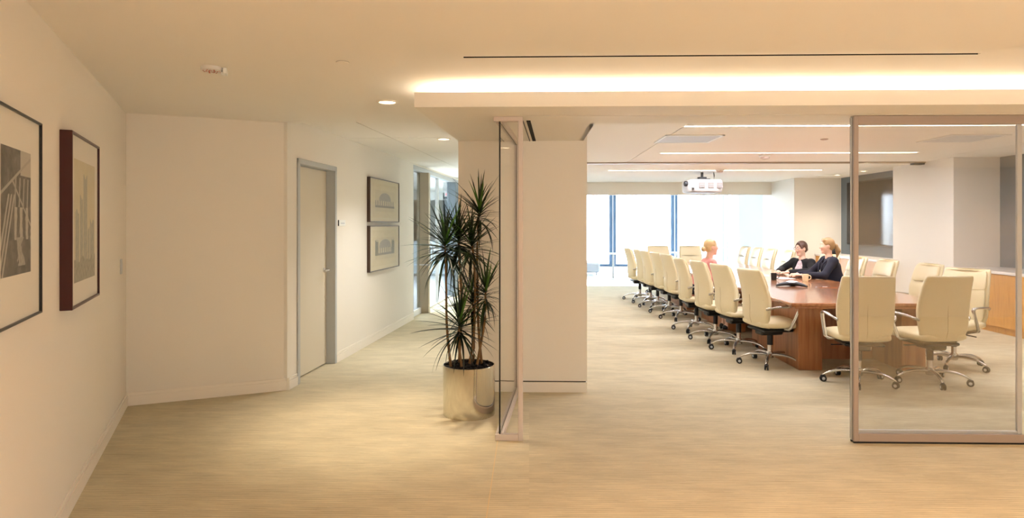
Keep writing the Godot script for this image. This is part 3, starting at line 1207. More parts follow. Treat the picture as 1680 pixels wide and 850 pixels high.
func build_chairs() -> void:
	var L := [[2.66, -7.28, 101], [2.58, -8.10, 100], [2.49, -8.78, 97], [2.44, -9.58, 92], [2.48, -10.72, 100], [2.44, -11.42, 98], [2.38, -12.15, 96], [2.36, -12.78, 95], [2.27, -13.42, 94]]
	var ord := ["first", "second", "third", "fourth", "fifth", "sixth", "seventh", "eighth", "ninth"]
	var ca := make_chair("cream leather swivel chair at the table end, back to the parked glass door stile")
	ca.transform = T(3.22, 0, -6.46, 172)
	ca.set_meta("group", "chairs at the table end by the glass doors")
	copy(ca, "swivel_chair", T(3.93, 0, -6.50, 186), "cream leather swivel chair at the table end, seen whole through the glass door", "chairs at the table end by the glass doors")
	for k in L.size():
		var lb: String = "cream swivel chair %s from the glass front along the side of the woman in pink" % ord[k]
		if k == 3:
			lb = "cream swivel chair that the woman in pink sits on"
		copy(ca, "swivel_chair", T(L[k][0], 0, L[k][1], L[k][2]), lb, "chairs along the side of the woman in pink")
	var R := [[4.62, -7.22, -62, "cream swivel chair turned half open before the oak credenza"], [4.72, -8.20, -88, "cream swivel chair second from the glass front on the credenza side"], [4.70, -9.12, -90, "cream swivel chair between the woman in navy and the pale pillar"], [4.70, -9.92, -92, "cream swivel chair that the woman in the navy blazer sits on"], [4.66, -10.72, -82, "cream swivel chair that the woman in the black cardigan sits on"], [4.62, -12.30, -92, "cream swivel chair next beyond the woman in the black cardigan"], [4.60, -13.15, -90, "cream swivel chair second beyond the woman in the black cardigan"], [4.58, -13.85, -90, "cream swivel chair third beyond the woman in the black cardigan"], [4.55, -14.55, -88, "cream swivel chair on the credenza side, closest to the windows"]]
	for q in R:
		copy(ca, "swivel_chair", T(q[0], 0, q[1], q[2]), q[3], "chairs along the side of the women in dark jackets")
	copy(ca, "swivel_chair", T(2.93, 0, -14.62, 2), "cream swivel chair at the window end of the table, towards the solid wall", "chairs at the window end of the table")
	copy(ca, "swivel_chair", T(3.63, 0, -14.62, -2), "cream swivel chair at the window end of the table, towards the credenza", "chairs at the window end of the table")

func build_table() -> void:
	var o := thing("conference_table", "long reddish cherry wood conference table with panel pedestals", "table")
	var m := MB.new()
	m.bx(2.69, 4.36, 0.705, 0.742, -6.76, -14.1, 0.008)
	part(o, "tabletop", m, M.cherry)
	m = MB.new()
	m.bx(2.75, 4.30, 0.675, 0.705, -6.82, -14.04, 0.003)
	part(o, "edge_band", m, M.cherry_upright)
	for k in 3:
		var z0 := -7.0 - 2.45 * k
		for s in 2:
			m = MB.new()
			var x0 := 2.86 if s == 0 else 3.94
			m.bx(x0, x0 + 0.25, 0.0, 0.675, z0, z0 - 1.45, 0.006)
			var pd := part(o, "pedestal", m, M.cherry_upright)
			m = MB.new()
			m.bx(x0 - 0.006 if s == 0 else x0 + 0.25, x0 if s == 0 else x0 + 0.256, 0.06, 0.64, z0 - 0.72, z0 - 1.40, 0.002)
			part(pd, "access_panel", m, M.cherry_upright)
		m = MB.new()
		m.bx(3.11, 3.94, 0.0, 0.675, z0 - 0.6, z0 - 0.64)
		part(o, "modesty_panel", m, M.cherry_upright)
	for z in [-9.2, -11.65]:
		m = MB.new()
		m.bx(2.69, 4.36, 0.7421, 0.7426, z - 0.002, z + 0.002)
		part(o, "leaf_joint", m, M.cherry_upright)

func build_table_things() -> void:
	var m := MB.new()
	# three-armed conference phone
	var o := thing("conference_phone", "black and silver three-armed conference phone on the table", "phone", T(3.43, 0.742, -8.60, 12))
	m = MB.new()
	for k in 3:
		var a := TAU * k / 3 + 0.4
		var d := Vector3(sin(a), 0, cos(a))
		m.tube([d * 0.02 + Vector3(0, 0.035, 0), d * 0.09 + Vector3(0, 0.034, 0), d * 0.17 + Vector3(0, 0.022, 0), d * 0.21 + Vector3(0, 0.012, 0)], [0.06, 0.05, 0.036, 0.022], 12, Vector2(1.0, 0.5))
	part(o, "body", m, M.black_plastic)
	m = MB.new()
	m.lathe([Vector2(0.075, 0.05), Vector2(0.072, 0.062), Vector2(0.05, 0.068), Vector2(0.0, 0.07)], 24)
	part(o, "silver_keypad", m, M.silver_plastic)
	m = MB.new()
	m.box(Vector3(0, 0.071, -0.02), Vector3(0.06, 0.004, 0.03), 0.001)
	part(o, "display", m, M.pale_column)
	# mugs and cup
	for q in [["mug", "cream mug in front of the woman in the navy blazer", Vector3(3.92, 0.742, -9.36), M.mug_glaze], ["mug", "dark mug beside the papers on the conference table", Vector3(3.55, 0.742, -9.56), M.charcoal]]:
		var c := thing(q[0], q[1], "mug", Transform3D(Basis(Vector3.UP, -0.6), q[2]))
		m = MB.new()
		m.lathe([Vector2(0.0, 0.0), Vector2(0.034, 0.0), Vector2(0.038, 0.004), Vector2(0.041, 0.05), Vector2(0.043, 0.098), Vector2(0.041, 0.10), Vector2(0.0385, 0.097), Vector2(0.036, 0.02), Vector2(0.0, 0.012)], 24, Transform3D(), false, false)
		part(c, "cup_wall", m, q[3])
		m = MB.new()
		m.tube([Vector3(0.036, 0.082, 0), Vector3(0.062, 0.082, 0), Vector3(0.073, 0.066, 0), Vector3(0.071, 0.042, 0), Vector3(0.056, 0.026, 0), Vector3(0.036, 0.024, 0)], 0.006, 8, Vector2.ONE, Vector3(0, 0, 1))
		part(c, "handle", m, q[3])
		m = MB.new()
		m.lathe([Vector2(0.0375, 0.08), Vector2(0.0, 0.0802)], 20, Transform3D(), false, false)
		part(c, "coffee", m, M.coffee)
	# papers
	for q in [[3.80, -9.86, 14, "white papers under the hands of the woman in navy"], [3.66, -10.36, -20, "white papers on the table before the woman in the black cardigan"], [2.95, -9.62, 4, "white sheet on the table before the woman in pink"]]:
		m = MB.new()
		m.box(Vector3(0, 0.002, 0), Vector3(0.216, 0.004, 0.28), 0.001)
		var p := part(self, "paper_sheet", m, M.paper, T(q[0], 0.742, q[1], q[2]))
		tag(p, q[3], "paper", "papers on the conference table")
	# flush power box
	o = thing("power_box", "small flush metal power box let into the tabletop", "power box", T(3.80, 0.742, -8.44))
	m = MB.new()
	m.bx(-0.11, 0.11, 0.0, 0.004, -0.055, 0.055, 0.001)
	part(o, "lid", m, M.cherry)
	m = MB.new()
	m.bx(-0.03, 0.03, 0.004, 0.008, -0.05, -0.035, 0.001)
	part(o, "finger_tab", m, M.aluminium)

func credenza(called_label: String, x0: float, x1: float, z0: float, z1: float, n: int) -> void:
	var o := thing("credenza", called_label, "credenza")
	var m := MB.new()
	m.bx(x0 + 0.03, x1, 0.09, 0.845, z0, z1)
	part(o, "body", m, M.oak)
	m = MB.new()
	m.bx(x0 + 0.07, x1, 0.0, 0.09, z0, z1)
	part(o, "plinth", m, M.oak)
	m = MB.new()
	m.bx(x0 - 0.015, x1, 0.845, 0.885, z0, z1, 0.003)
	part(o, "stone_top", m, M.stone_top)
	var w := (z1 - z0) / n
	for k in n:
		m = MB.new()
		m.bx(x0 + 0.008, x0 + 0.028, 0.10, 0.835, z0 + w * k + signf(w) * 0.003, z0 + w * (k + 1) - signf(w) * 0.003, 0.0015)
		part(o, "door_front", m, M.oak)

func build_conference_wall() -> void:
	credenza("honey oak credenza with pale stone top before the pale pillar", 6.62, 7.36, -10.395, -6.4, 5)
	credenza("low credenza with pale top under the wall screen", 6.50, 7.08, -14.995, -12.105, 4)
	# grey fabric panels
	var m := MB.new()
	m.bx(7.365, 7.38, 0.885, CONF, -10.4, -6.6)
	struct("wall_grey_near", m, M.grey_panel)
	m = MB.new()
	m.bx(7.085, 7.1, 0.885, CONF, -15.0, -12.1)
	struct("wall_grey_niche", m, M.grey_panel)
	var o := thing("wall_screen", "large dark flat display on the grey wall above the low credenza", "screen", T(7.085, 1.79, -13.42, -90))
	m = MB.new()
	m.box(Vector3(0, 0, 0.03), Vector3(2.4, 1.36, 0.06), 0.008)
	part(o, "bezel", m, M.bezel)
	m = MB.new()
	m.box(Vector3(0, 0, 0.0605), Vector3(2.33, 1.29, 0.003), 0.001)
	part(o, "display_glass", m, M.screen)
	# black bag on the credenza
	o = thing("desk_phone", "black desk phone on the low credenza behind the women", "phone", T(6.72, 0.885, -14.72, -70))
	m = MB.new()
	m.prism([Vector2(-0.13, -0.11), Vector2(0.13, -0.11), Vector2(0.13, 0.11), Vector2(-0.13, 0.11)], 0.0, 0.05)
	m.box(Vector3(0, 0.09, -0.04), Vector3(0.26, 0.03, 0.18), 0.008, Basis(Vector3.RIGHT, 0.6))
	part(o, "body", m, M.black_plastic)
	m = MB.new()
	m.tube([Vector3(-0.09, 0.12, -0.1), Vector3(-0.09, 0.145, -0.03), Vector3(-0.09, 0.12, 0.05), Vector3(-0.09, 0.085, 0.10)], [0.03, 0.018, 0.018, 0.03], 10)
	part(o, "handset", m, M.charcoal)
	# linear ceiling lights
	var strips := [[1.66, 6.2, -7.0, "linear ceiling light along the conference room's glass front"], [1.94, 5.65, -9.66, "middle linear ceiling light over the conference table"], [1.55, 5.65, -12.75, "linear ceiling light behind the ceiling partition track"]]
	for q in strips:
		var w: float = q[1] - q[0]
		o = thing("linear_ceiling_light", q[3], "ceiling light", T((q[0] + q[1]) * 0.5, CONF, q[2]), "linear ceiling lights")
		m = MB.new()
		m.bx(-w / 2, w / 2, -0.005, 0.0, -0.047, -0.035)
		m.bx(-w / 2, w / 2, -0.005, 0.0, 0.035, 0.047)
		m.bx(-w / 2 - 0.012, -w / 2, -0.005, 0.0, -0.047, 0.047)
		m.bx(w / 2, w / 2 + 0.012, -0.005, 0.0, -0.047, 0.047)
		part(o, "housing", m, M.white)
		m = MB.new()
		m.bx(-w / 2, w / 2, -0.004, 0.0, -0.035, 0.035)
		part(o, "diffuser", m, M.strip_glow)
		area(Vector3(0, -0.008, 0), Vector2(w, 0.07), STRIP_E, Color(0.96, 0.96, 1.0), false, "strip_lamp", o)
	# air panels
	for q in [[1.95, -8.06, "square metal air grille in the conference ceiling beside the shadow groove", 0.35], [5.28, -8.1, "square air grille in the conference ceiling before the credenza", 0.35]]:
		o = thing("ceiling_air_grille", q[2], "air vent", T(q[0], CONF, q[1]), "ceiling air grilles")
		var h: float = q[3]
		m = MB.new()
		m.bx(-h, h, -0.012, 0.0, -h, -h + 0.03, 0.003)
		m.bx(-h, h, -0.012, 0.0, h - 0.03, h, 0.003)
		m.bx(-h, -h + 0.03, -0.012, 0.0, -h, h, 0.003)
		m.bx(h - 0.03, h, -0.012, 0.0, -h, h, 0.003)
		part(o, "frame", m, M.white)
		m = MB.new()
		m.bx(-h + 0.03, h - 0.03, -0.008, -0.001, -h + 0.03, h - 0.03)
		part(o, "perforated_plate", m, M.vent_metal)
	# detectors and sprinkler
	for q in [[3.595, -10.04, "round ceiling detector before the partition track"], [3.656, -12.62, "round ceiling detector above the projector"]]:
		o = thing("ceiling_detector", q[2], "detector", T(q[0], CONF, q[1]), "ceiling detectors of the conference room")
		m = MB.new()
		m.lathe([Vector2(0.085, 0.0), Vector2(0.085, -0.02), Vector2(0.075, -0.024)], 24)
		part(o, "base", m, M.plastic_white)
		m = MB.new()
		m.lathe([Vector2(0.07, -0.024), Vector2(0.062, -0.05), Vector2(0.03, -0.058), Vector2(0.0, -0.058)], 24)
		part(o, "dome", m, M.detector_shell)
	m = MB.new()
	m.lathe([Vector2(0.045, 0.0), Vector2(0.045, -0.008), Vector2(0.03, -0.014), Vector2(0.0, -0.014)], 20)
	tag(part(self, "sprinkler_cover", m, M.detector_shell, T(3.63, CONF, -8.12)), "flat sprinkler cover plate in the conference ceiling", "sprinkler")
	for q in [[6.55, -14.05], [6.6, -13.05]]:
		downlight(Vector3(q[0], CONF, q[1]), "recessed downlight over the low credenza by the screen", 1.6, Color(1.0, 0.93, 0.84))
	# projector
	o = thing("ceiling_projector", "white projector hung from the ceiling on a black mount", "projector", T(3.50, 2.33, -13.3, 4))
	m = MB.new()
	var rows := []
	for q in [[-0.15, 0.30, 0.25], [-0.13, 0.345, 0.285], [-0.04, 0.36, 0.295], [0.06, 0.36, 0.295], [0.10, 0.35, 0.285], [0.115, 0.32, 0.26]]:
		var r := PackedVector3Array()
		for k in 32:
			var a := TAU * k / 32
			var s := pow(pow(absf(cos(a)), 5.0) + pow(absf(sin(a)), 5.0), -0.2)
			r.append(Vector3(cos(a) * s * q[1], q[0], sin(a) * s * q[2]))
		rows.append(r)
	m.grid(rows)
	part(o, "housing", m, mat("projector_shell", Color(0.64, 0.625, 0.61), 0.5))
	for k in 3:
		m = MB.new()
		m.box(Vector3(-0.10 + 0.18 * k, 0.0, 0.297), Vector3(0.115, 0.12, 0.008), 0.003)
		part(o, "vent_grille", m, M.grille)
		m = MB.new()
		for j in 4:
			m.box(Vector3(-0.10 + 0.18 * k, -0.045 + 0.03 * j, 0.303), Vector3(0.105, 0.006, 0.006))
		part(o, "grille_bars", m, M.projector_shell)
	m = MB.new()
	m.lathe([Vector2(0.05, 0.0), Vector2(0.055, 0.05), Vector2(0.048, 0.07), Vector2(0.03, 0.07)], 20, Transform3D(Basis(Vector3.FORWARD, -PI / 2), Vector3(-0.34, 0.03, 0.15)))
	part(o, "lens", m, M.charcoal)
	m = MB.new()
	m.box(Vector3(-0.28, -0.06, 0.285), Vector3(0.05, 0.014, 0.02))
	m.box(Vector3(-0.28, -0.09, 0.283), Vector3(0.04, 0.012, 0.02))
	part(o, "connector_slots", m, M.charcoal)
	m = MB.new()
	m.box(Vector3(0, 0.125, 0.0), Vector3(0.26, 0.03, 0.24), 0.006)
	m.box(Vector3(0, 0.155, 0.0), Vector3(0.15, 0.04, 0.14), 0.006)
	m.tube([Vector3(0, 0.15, 0), Vector3(0, 0.27, 0)], 0.025, 12)
	part(o, "ceiling_mount", m, M.black_plastic)
	m = MB.new()
	m.tube([Vector3(0.24, 0.10, 0.0), Vector3(0.25, 0.2, 0.0), Vector3(0.24, 0.27, 0.0)], 0.010, 8)
	part(o, "cable", m, M.black_plastic)

# ------------------------------------------------------------------ lobby things
func sketch(kind: int) -> ImageTexture:
	# computed generic prints: a dark construction study, pale towers, pale domed halls
	var w := 192
	var h := 256
	var im := Image.create(w, h, false, Image.FORMAT_RGB8)
	var f := FastNoiseLite.new()
	f.seed = 40 + kind
	f.frequency = 0.02
	for y in h:
		for x in w:
			var nz := f.get_noise_2d(x, y)
			var fine := f.get_noise_2d(x * 9.0, y * 3.0)
			var u := float(x) / w
			var v := float(y) / h
			var c := Color(0.5, 0.5, 0.5)
			if kind == 0:
				var g := 0.36 + nz * 0.14 + fine * 0.09
				if u > 0.62 and v < 0.2:
					g = 0.72
				if absf(v - 0.25 + (u - 0.35) * 0.32) < 0.014 or absf(v - 0.25 - (u - 0.35) * 0.55) < 0.014 and u > 0.35:
					g = 0.66
				if v > 0.22 and v < 0.46 and u > 0.42 and absf(fmod(u * 7.0 + v, 1.0) - 0.5) < 0.16:
					g = 0.62
				if v > 0.46 and v < 0.72 and u > 0.42 and fmod(u * 5.0 + nz * 0.2, 1.0) < 0.5:
					g = 0.70 + fine * 0.1
				for k in 3:
					if v > 0.36 and absf(u - (0.42 - 0.09 * k) + (v - 0.36) * 0.6) < 0.022:
						g = 0.68
				if v > 0.7 and absf(u - 0.64 + nz * 0.2) < 0.09 and v < 0.93:
					g = 0.63 + fine * 0.12
				c = Color(g, g * 0.965, g * 0.89)
			elif kind == 1:
				c = Color(0.83, 0.80, 0.71)
				c = c.lerp(Color(0.80, 0.76, 0.62), 0.5 + nz * 0.5)
				var tops := [[0.06, 0.22, 0.42], [0.26, 0.40, 0.30], [0.42, 0.60, 0.12], [0.62, 0.72, 0.55], [0.74, 0.95, 0.50]]
				for q in tops:
					if u > q[0] and u < q[1] and v > q[2] + 0.02 * sin(u * 40.0):
						c = Color(0.72, 0.71, 0.64).lerp(Color(0.60, 0.61, 0.56), 0.5 + fine * 0.9)
				if v > 0.82 + nz * 0.06:
					c = Color(0.68, 0.66, 0.58).lerp(Color(0.50, 0.50, 0.45), 0.4 + fine * 0.9)
			else:
				c = Color(0.80, 0.735, 0.575).lerp(Color(0.75, 0.68, 0.52), 0.5 + nz * 0.5)
				var inside := u > 0.1 and u < 0.9 and v > 0.2 and v < 0.82
				if inside:
					c = c.lerp(Color(0.68, 0.61, 0.48), 0.35)
					var dx := (u - 0.5) / 0.24
					var dome := 0.46 - 0.20 * sqrt(maxf(0.0, 1.0 - dx * dx))
					if absf(dx) < 1.0 and v > dome and v < 0.5:
						c = Color(0.54, 0.50, 0.43).lerp(Color(0.64, 0.59, 0.50), 0.5 + fine)
					if v >= 0.5 and v < 0.66 and fmod(u * 11.0, 1.0) < 0.5:
						c = Color(0.58, 0.53, 0.45)
					if v > 0.64 and v < 0.70:
						c = Color(0.50, 0.46, 0.39)
					if kind == 3 and (u < 0.22 or u > 0.78) and v > 0.3 + 0.1 * fine and v < 0.7:
						c = Color(0.37, 0.36, 0.30).lerp(Color(0.52, 0.48, 0.38), 0.5 + fine * 0.8)
			im.set_pixel(x, y, c)
	return ImageTexture.create_from_image(im)

func picture(label: String, at: Transform3D, w: float, h: float, depth: float, face: float, fm: Material, print_at: Rect2, kind: int, group: String, board: Material) -> void:
	# origin at the lower near corner; x along the wall, z off the wall
	var o := thing("framed_picture", label, "picture", at, group)
	var m := MB.new()
	m.bx(0, face, 0, h, 0, depth, 0.002)
	m.bx(w - face, w, 0, h, 0, depth, 0.002)
	m.bx(face, w - face, 0, face, 0, depth, 0.002)
	m.bx(face, w - face, h - face, h, 0, depth, 0.002)
	part(o, "frame", m, fm)
	m = MB.new()
	m.bx(face, w - face, face, h - face, 0.0, depth - 0.012)
	part(o, "mount_board", m, board)
	m = MB.new()
	var z := depth - 0.0112
	var r := print_at
	m.poly([Vector3(r.position.x, r.position.y, z), Vector3(r.end.x, r.position.y, z), Vector3(r.end.x, r.end.y, z), Vector3(r.position.x, r.end.y, z)], Vector3(0, 0, 1), [Vector2(0, 1), Vector2(1, 1), Vector2(1, 0), Vector2(0, 0)])
	var pm := mat("print_%d" % kind, Color.WHITE, 0.8)
	pm.albedo_texture = sketch(kind)
	part(o, "print", m, pm)
	m = MB.new()
	m.bx(face, w - face, face, h - face, depth - 0.006, depth - 0.004)
	part(o, "glazing", m, M.picture_glass)

func build_pictures() -> void:
	var lf := left_frame()
	picture("black-framed dark construction photograph in a wide white mount", lf * T(-1.30, 1.157, 0), 0.70, 0.841, 0.028, 0.009, M.black_frame, Rect2(0.15, 0.193, 0.405, 0.497), 0, "large pictures on the lobby wall", M.mat_board)
	picture("deep mahogany-framed pale print of tall towers on the lobby wall", lf * T(-0.135, 1.108, 0), 0.80, 0.925, 0.056, 0.014, M.mahogany_frame, Rect2(0.10, 0.13, 0.60, 0.66), 1, "large pictures on the lobby wall", M.mat_board)
	var hf := hall_frame()
	picture("upper bronze-framed pale print of a domed hall in the corridor", hf * T(2.25, 1.578, 0), 1.34, 0.582, 0.045, 0.012, M.bronze_frame, Rect2(0.12, 0.06, 1.10, 0.46), 2, "pair of framed prints in the corridor", M.tan_board)
	picture("lower bronze-framed pale print of a domed hall between trees in the corridor", hf * T(2.25, 0.930, 0), 1.34, 0.602, 0.045, 0.012, M.bronze_frame, Rect2(0.12, 0.06, 1.10, 0.48), 3, "pair of framed prints in the corridor", M.tan_board)
	var s := thing("light_switch", "narrow grey switch plate on the lobby wall near the corner", "switch", lf * T(2.0, 1.208, 0))
	var m := MB.new()
	m.bx(-0.036, 0.036, -0.06, 0.06, 0, 0.008, 0.002)
	part(s, "plate", m, M.vent_metal)
	m = MB.new()
	m.bx(-0.016, 0.016, -0.033, 0.033, 0.008, 0.012, 0.001)
	part(s, "rocker", m, M.vent_metal)

func build_ceiling_things() -> void:
	var o := thing("smoke_alarm", "white ceiling alarm with grille and side strobe in the lobby", "alarm", T(-1.92, LOBBY, -3.90, 20))
	var m := MB.new()
	m.lathe([Vector2(0.062, 0.0), Vector2(0.062, -0.018), Vector2(0.054, -0.024), Vector2(0.0, -0.024)], 28)
	part(o, "base", m, M.plastic_white)
	m = MB.new()
	for a in 3:
		for k in 8:
			var r := 0.018 + 0.015 * a
			m.box(Vector3(cos(TAU * k / 8 + a) * r, -0.0245, sin(TAU * k / 8 + a) * r), Vector3(0.008, 0.003, 0.006))
	part(o, "red_grille_marks", m, mat("alarm_red", Color(0.72, 0.36, 0.28), 0.6))
	m = MB.new()
	m.box(Vector3(0.075, -0.02, -0.005), Vector3(0.022, 0.034, 0.09), 0.004)
	m.box(Vector3(0.06, -0.034, 0.0), Vector3(0.02, 0.022, 0.03), 0.003)
	part(o, "strobe", m, M.white)
	for q in [[-1.092, LOBBY, -3.794, "flat round cover plate in the lobby ceiling between alarm and air slot"], [-1.32, HALL, -6.25, "small round cover plate in the corridor ceiling behind the first downlight"]]:
		o = thing("sprinkler_cover", q[3], "sprinkler", T(q[0], q[1], q[2]))
		m = MB.new()
		m.lathe([Vector2(0.036, 0.0), Vector2(0.036, -0.004), Vector2(0.032, -0.006), Vector2(0.0, -0.006)], 28)
		part(o, "plate", m, M.trim_paint)
		m = MB.new()
		m.lathe([Vector2(0.0375, 0.0), Vector2(0.0375, -0.0015)], 28)
		part(o, "gap_ring", m, M.charcoal)

func build_plant() -> void:
	var o := thing("potted_dracaena", "tall dragon tree with many spiky leaf heads in a mirror steel pot", "potted plant", T(-0.492, 0, -5.335))
	var m := MB.new()
	m.lathe([Vector2(0.205, 0.0), Vector2(0.211, 0.0), Vector2(0.2125, 0.003), Vector2(0.2125, 0.003), Vector2(0.2125, 0.402), Vector2(0.2125, 0.402), Vector2(0.2105, 0.405), Vector2(0.206, 0.405), Vector2(0.205, 0.402), Vector2(0.205, 0.402), Vector2(0.205, 0.33)], 64, Transform3D(), true, false)
	part(o, "pot", m, M.chrome_pot)
	var rows := []
	var fn := FastNoiseLite.new()
	fn.frequency = 9.0
	for k in 8:
		var r := PackedVector3Array()
		for j in 40:
			var a := TAU * j / 40
			var rr := 0.204 * (1.0 - k / 7.0) + 0.0005
			var p := Vector3(cos(a) * rr, 0, sin(a) * rr)
			p.y = 0.392 + 0.018 * fn.get_noise_2d(p.x, p.z) + 0.012 * (1.0 - rr / 0.204)
			r.append(p)
		rows.append(r)
	m = MB.new()
	m.grid(rows, true, false, false)
	part(o, "soil", m, M.soil)
	rng.seed = 11
	var lump := MB.new()
	lump.lathe([Vector2(0.0, -0.012), Vector2(0.014, -0.008), Vector2(0.02, 0.0), Vector2(0.014, 0.009), Vector2(0.0, 0.012)], 7, Transform3D(), false, false)
	var lmesh := lump.mesh()
	for k in 60:
		var a := rng.randf() * TAU
		var r := sqrt(rng.randf()) * 0.185
		var b := Basis(Vector3(rng.randf(), rng.randf(), 0.3).normalized(), rng.randf() * 6.0).scaled(Vector3(rng.randf_range(0.6, 1.5), rng.randf_range(0.6, 1.2), rng.randf_range(0.6, 1.5)))
		part(o, "bark_chip", lmesh, M.pebble if k % 13 == 0 else M.soil, Transform3D(b, Vector3(cos(a) * r, 0.41 - r * 0.05, sin(a) * r)))
	# leaf variants, one metre long along z, drooping in -y
	var leaves := []
	for q in 8:
		var lm := MB.new()
		var ll := PackedVector3Array()
		var droop: float = [0.02, 0.06, 0.12, 0.20, 0.30, 0.42, 0.10, 0.16][q]
		var side: float = [0.03, -0.04, 0.05, -0.02, 0.03, -0.05, -0.09, 0.08][q]
		var rws := []
		for k in 9:
			var f := k / 8.0
			var w := 0.036 * pow(1.0 - f, 0.7) * (0.55 + 0.45 * sin(minf(1.0, f * 3.0) * PI / 2)) + 0.001
			var z := f * (1.0 - 0.35 * droop * f)
			var y := -droop * f * f * 1.25
			var x := side * f * f
			rws.append(PackedVector3Array([Vector3(x - w, y + w * 0.5, z), Vector3(x, y, z), Vector3(x + w, y + w * 0.5, z)]))
		lm.grid(rws, false, false, false)
		leaves.append(lm.mesh())
	var S := 200.5     # picture pixels per metre at the plant's distance
	var canes := [
		# base px, base z, head px x, head px y, head z, leaves, length, wander, how upright
		[740, 0.06, 733, 396, 0.10, 48, 0.34, -3, 0.1],
		[752, -0.05, 752, 386, 0.02, 46, 0.33, 4, 0.25],
		[769, 0.03, 774, 396, 0.06, 40, 0.31, 9, 0.25],
		[790, -0.03, 785, 342, -0.06, 48, 0.29, -6, 0.6],
		[781, 0.07, 797, 472, 0.04, 34, 0.32, 5, 0.2],
		[760, 0.09, 756, 524, 0.12, 40, 0.34, -4, 0.15],
		[773, -0.07, 772, 490, -0.08, 30, 0.30, 4, 0.3]]
	var rest := MB.new()
	for c in canes:
		var bx: float = (c[0] - 769.0) / S
		var hx: float = (c[2] - 769.0) / S
		var hy: float = 1.55 - (c[3] - 368.0) / S
		var b0 := Vector3(bx, 0.38, c[1])
		var hd := Vector3(hx, hy, c[4])
		var pts := []
		var rad := []
		for k in 9:
			var f := k / 8.0
			var p := b0.lerp(hd, f)
			p.x += sin(f * PI) * c[7] / S + sin(f * 9.0 + bx * 30.0) * 0.004
			pts.append(p)
			rad.append(lerpf(0.0115, 0.008, f))
		m = MB.new()
		m.tube(pts, rad, 10)
		var cn := part(o, "cane", m, M.cane)
		var nl: int = c[5]
		var extra: int = nl / 2
		for k in nl + extra:
			var f := (k + 0.5) / nl
			if k >= nl:
				f = (k - nl + 0.5) / extra * 0.7
			var az := k * 2.39996 + rng.randf_range(-0.25, 0.25)
			var up: float = c[8]
			var el := lerpf(-0.75 + up * 0.5, 1.45, pow(f, 1.05 - up * 0.35)) + rng.randf_range(-0.15, 0.15)
			var ln: float = c[6] * rng.randf_range(0.8, 1.22)
			var drp := clampi(int((1.0 - f) * 5.0 + rng.randf_range(-0.8, 1.3)), 0, 5)
			if k % 7 == 3:
				drp = 6 + (k & 1)
			var dirv := Vector3(sin(az) * cos(el), sin(el), cos(az) * cos(el))
			var rt := Vector3.UP.cross(dirv).normalized()
			var room := 0.27 - hd.x
			if dirv.x * ln > room:
				ln = maxf(0.10, room / dirv.x)
			var bs := Basis(rt * ln, dirv.cross(rt) * ln, dirv * ln)
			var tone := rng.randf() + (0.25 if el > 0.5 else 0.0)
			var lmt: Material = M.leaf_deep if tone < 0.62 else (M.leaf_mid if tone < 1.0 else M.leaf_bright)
			var tf := Transform3D(bs, hd + Vector3(0, lerpf(-0.12, 0.02, f), 0) + dirv * 0.006)
			if k < nl:
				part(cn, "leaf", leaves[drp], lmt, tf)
			else:
				var src: ArrayMesh = leaves[drp]
				var ar := src.surface_get_arrays(0)
				var mv := MB.new()
				mv.v = ar[Mesh.ARRAY_VERTEX]
				mv.n = ar[Mesh.ARRAY_NORMAL]
				mv.moved(tf)
				rest.v.append_array(mv.v)
				rest.n.append_array(mv.n)
				rest.t.append_array(ar[Mesh.ARRAY_TEX_UV])
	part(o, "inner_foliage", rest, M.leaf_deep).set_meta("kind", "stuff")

# ------------------------------------------------------------------ lounge and outside
func build_lounge() -> void:
	for q in [[2.39, -18.6, "white pedestal table in the lounge before the window mullion"], [4.35, -19.4, "white pedestal table in the lounge behind the table end chairs"]]:
		var o := thing("pedestal_table", q[2], "table", T(q[0], 0, q[1]), "white tables in the lounge")
		var m := MB.new()
		m.bx(-0.35, 0.35, 0.70, 0.725, -0.35, 0.35, 0.006)
		part(o, "tabletop", m, M.white)
		m = MB.new()
		m.lathe([Vector2(0.03, 0.02), Vector2(0.03, 0.70)], 16)
		part(o, "column", m, M.aluminium)
		m = MB.new()
		m.lathe([Vector2(0.24, 0.0), Vector2(0.24, 0.012), Vector2(0.05, 0.025), Vector2(0.0, 0.025)], 28)
		part(o, "foot", m, M.aluminium)
	var s := thing("lounge_sofa", "pale grey low sofa by the windows behind the column", "sofa", T(1.75, 0, -20.6, 90))
	var m := MB.new()
	m.bx(-0.8, 0.8, 0.08, 0.38, -0.4, 0.4, 0.05)
	part(s, "seat", m, M.sofa)
	m = MB.new()
	m.bx(-0.8, 0.8, 0.36, 0.55, -0.4, -0.2, 0.05)
	part(s, "backrest", m, M.sofa)
	for x in [-0.7, 0.7]:
		for z in [-0.3, 0.3]:
			m = MB.new()
			m.tube([Vector3(x, 0, z), Vector3(x, 0.09, z)], 0.02, 8)
			part(s, "leg", m, M.aluminium)
	# neighbouring towers, far off and over-lit
	for q in [[113.8, -400.0, 5.0, 7.0, 110.0, "tall pale blue glass tower outside the lounge windows"], [119.5, -450.0, 3.8, 6.0, 100.0, "second pale glass tower farther off outside the lounge windows"]]:
		var o := thing("office_tower", q[5], "building", T(q[0], -45.0, q[1], 0))
		m = MB.new()
		m.bx(-q[2], q[2], 0, q[4] + 30.0, -q[3], q[3], 0.3)
		part(o, "glass_body", m, M.tower_glass)
		var fin := MB.new()
		fin.bx(-0.25, 0.25, 0, q[4] + 31.0, 0.0, 0.5)
		var fm := fin.mesh()
		for k in 5:
			part(o, "fin", fm, M.tower, T(-q[2] + q[2] * 0.5 * k, 0, q[3]))
	m = MB.new()
	m.bx(-300, 400, -46.0, -45.0, -24.6, -700)
	struct("ground_street", m, M.asphalt)

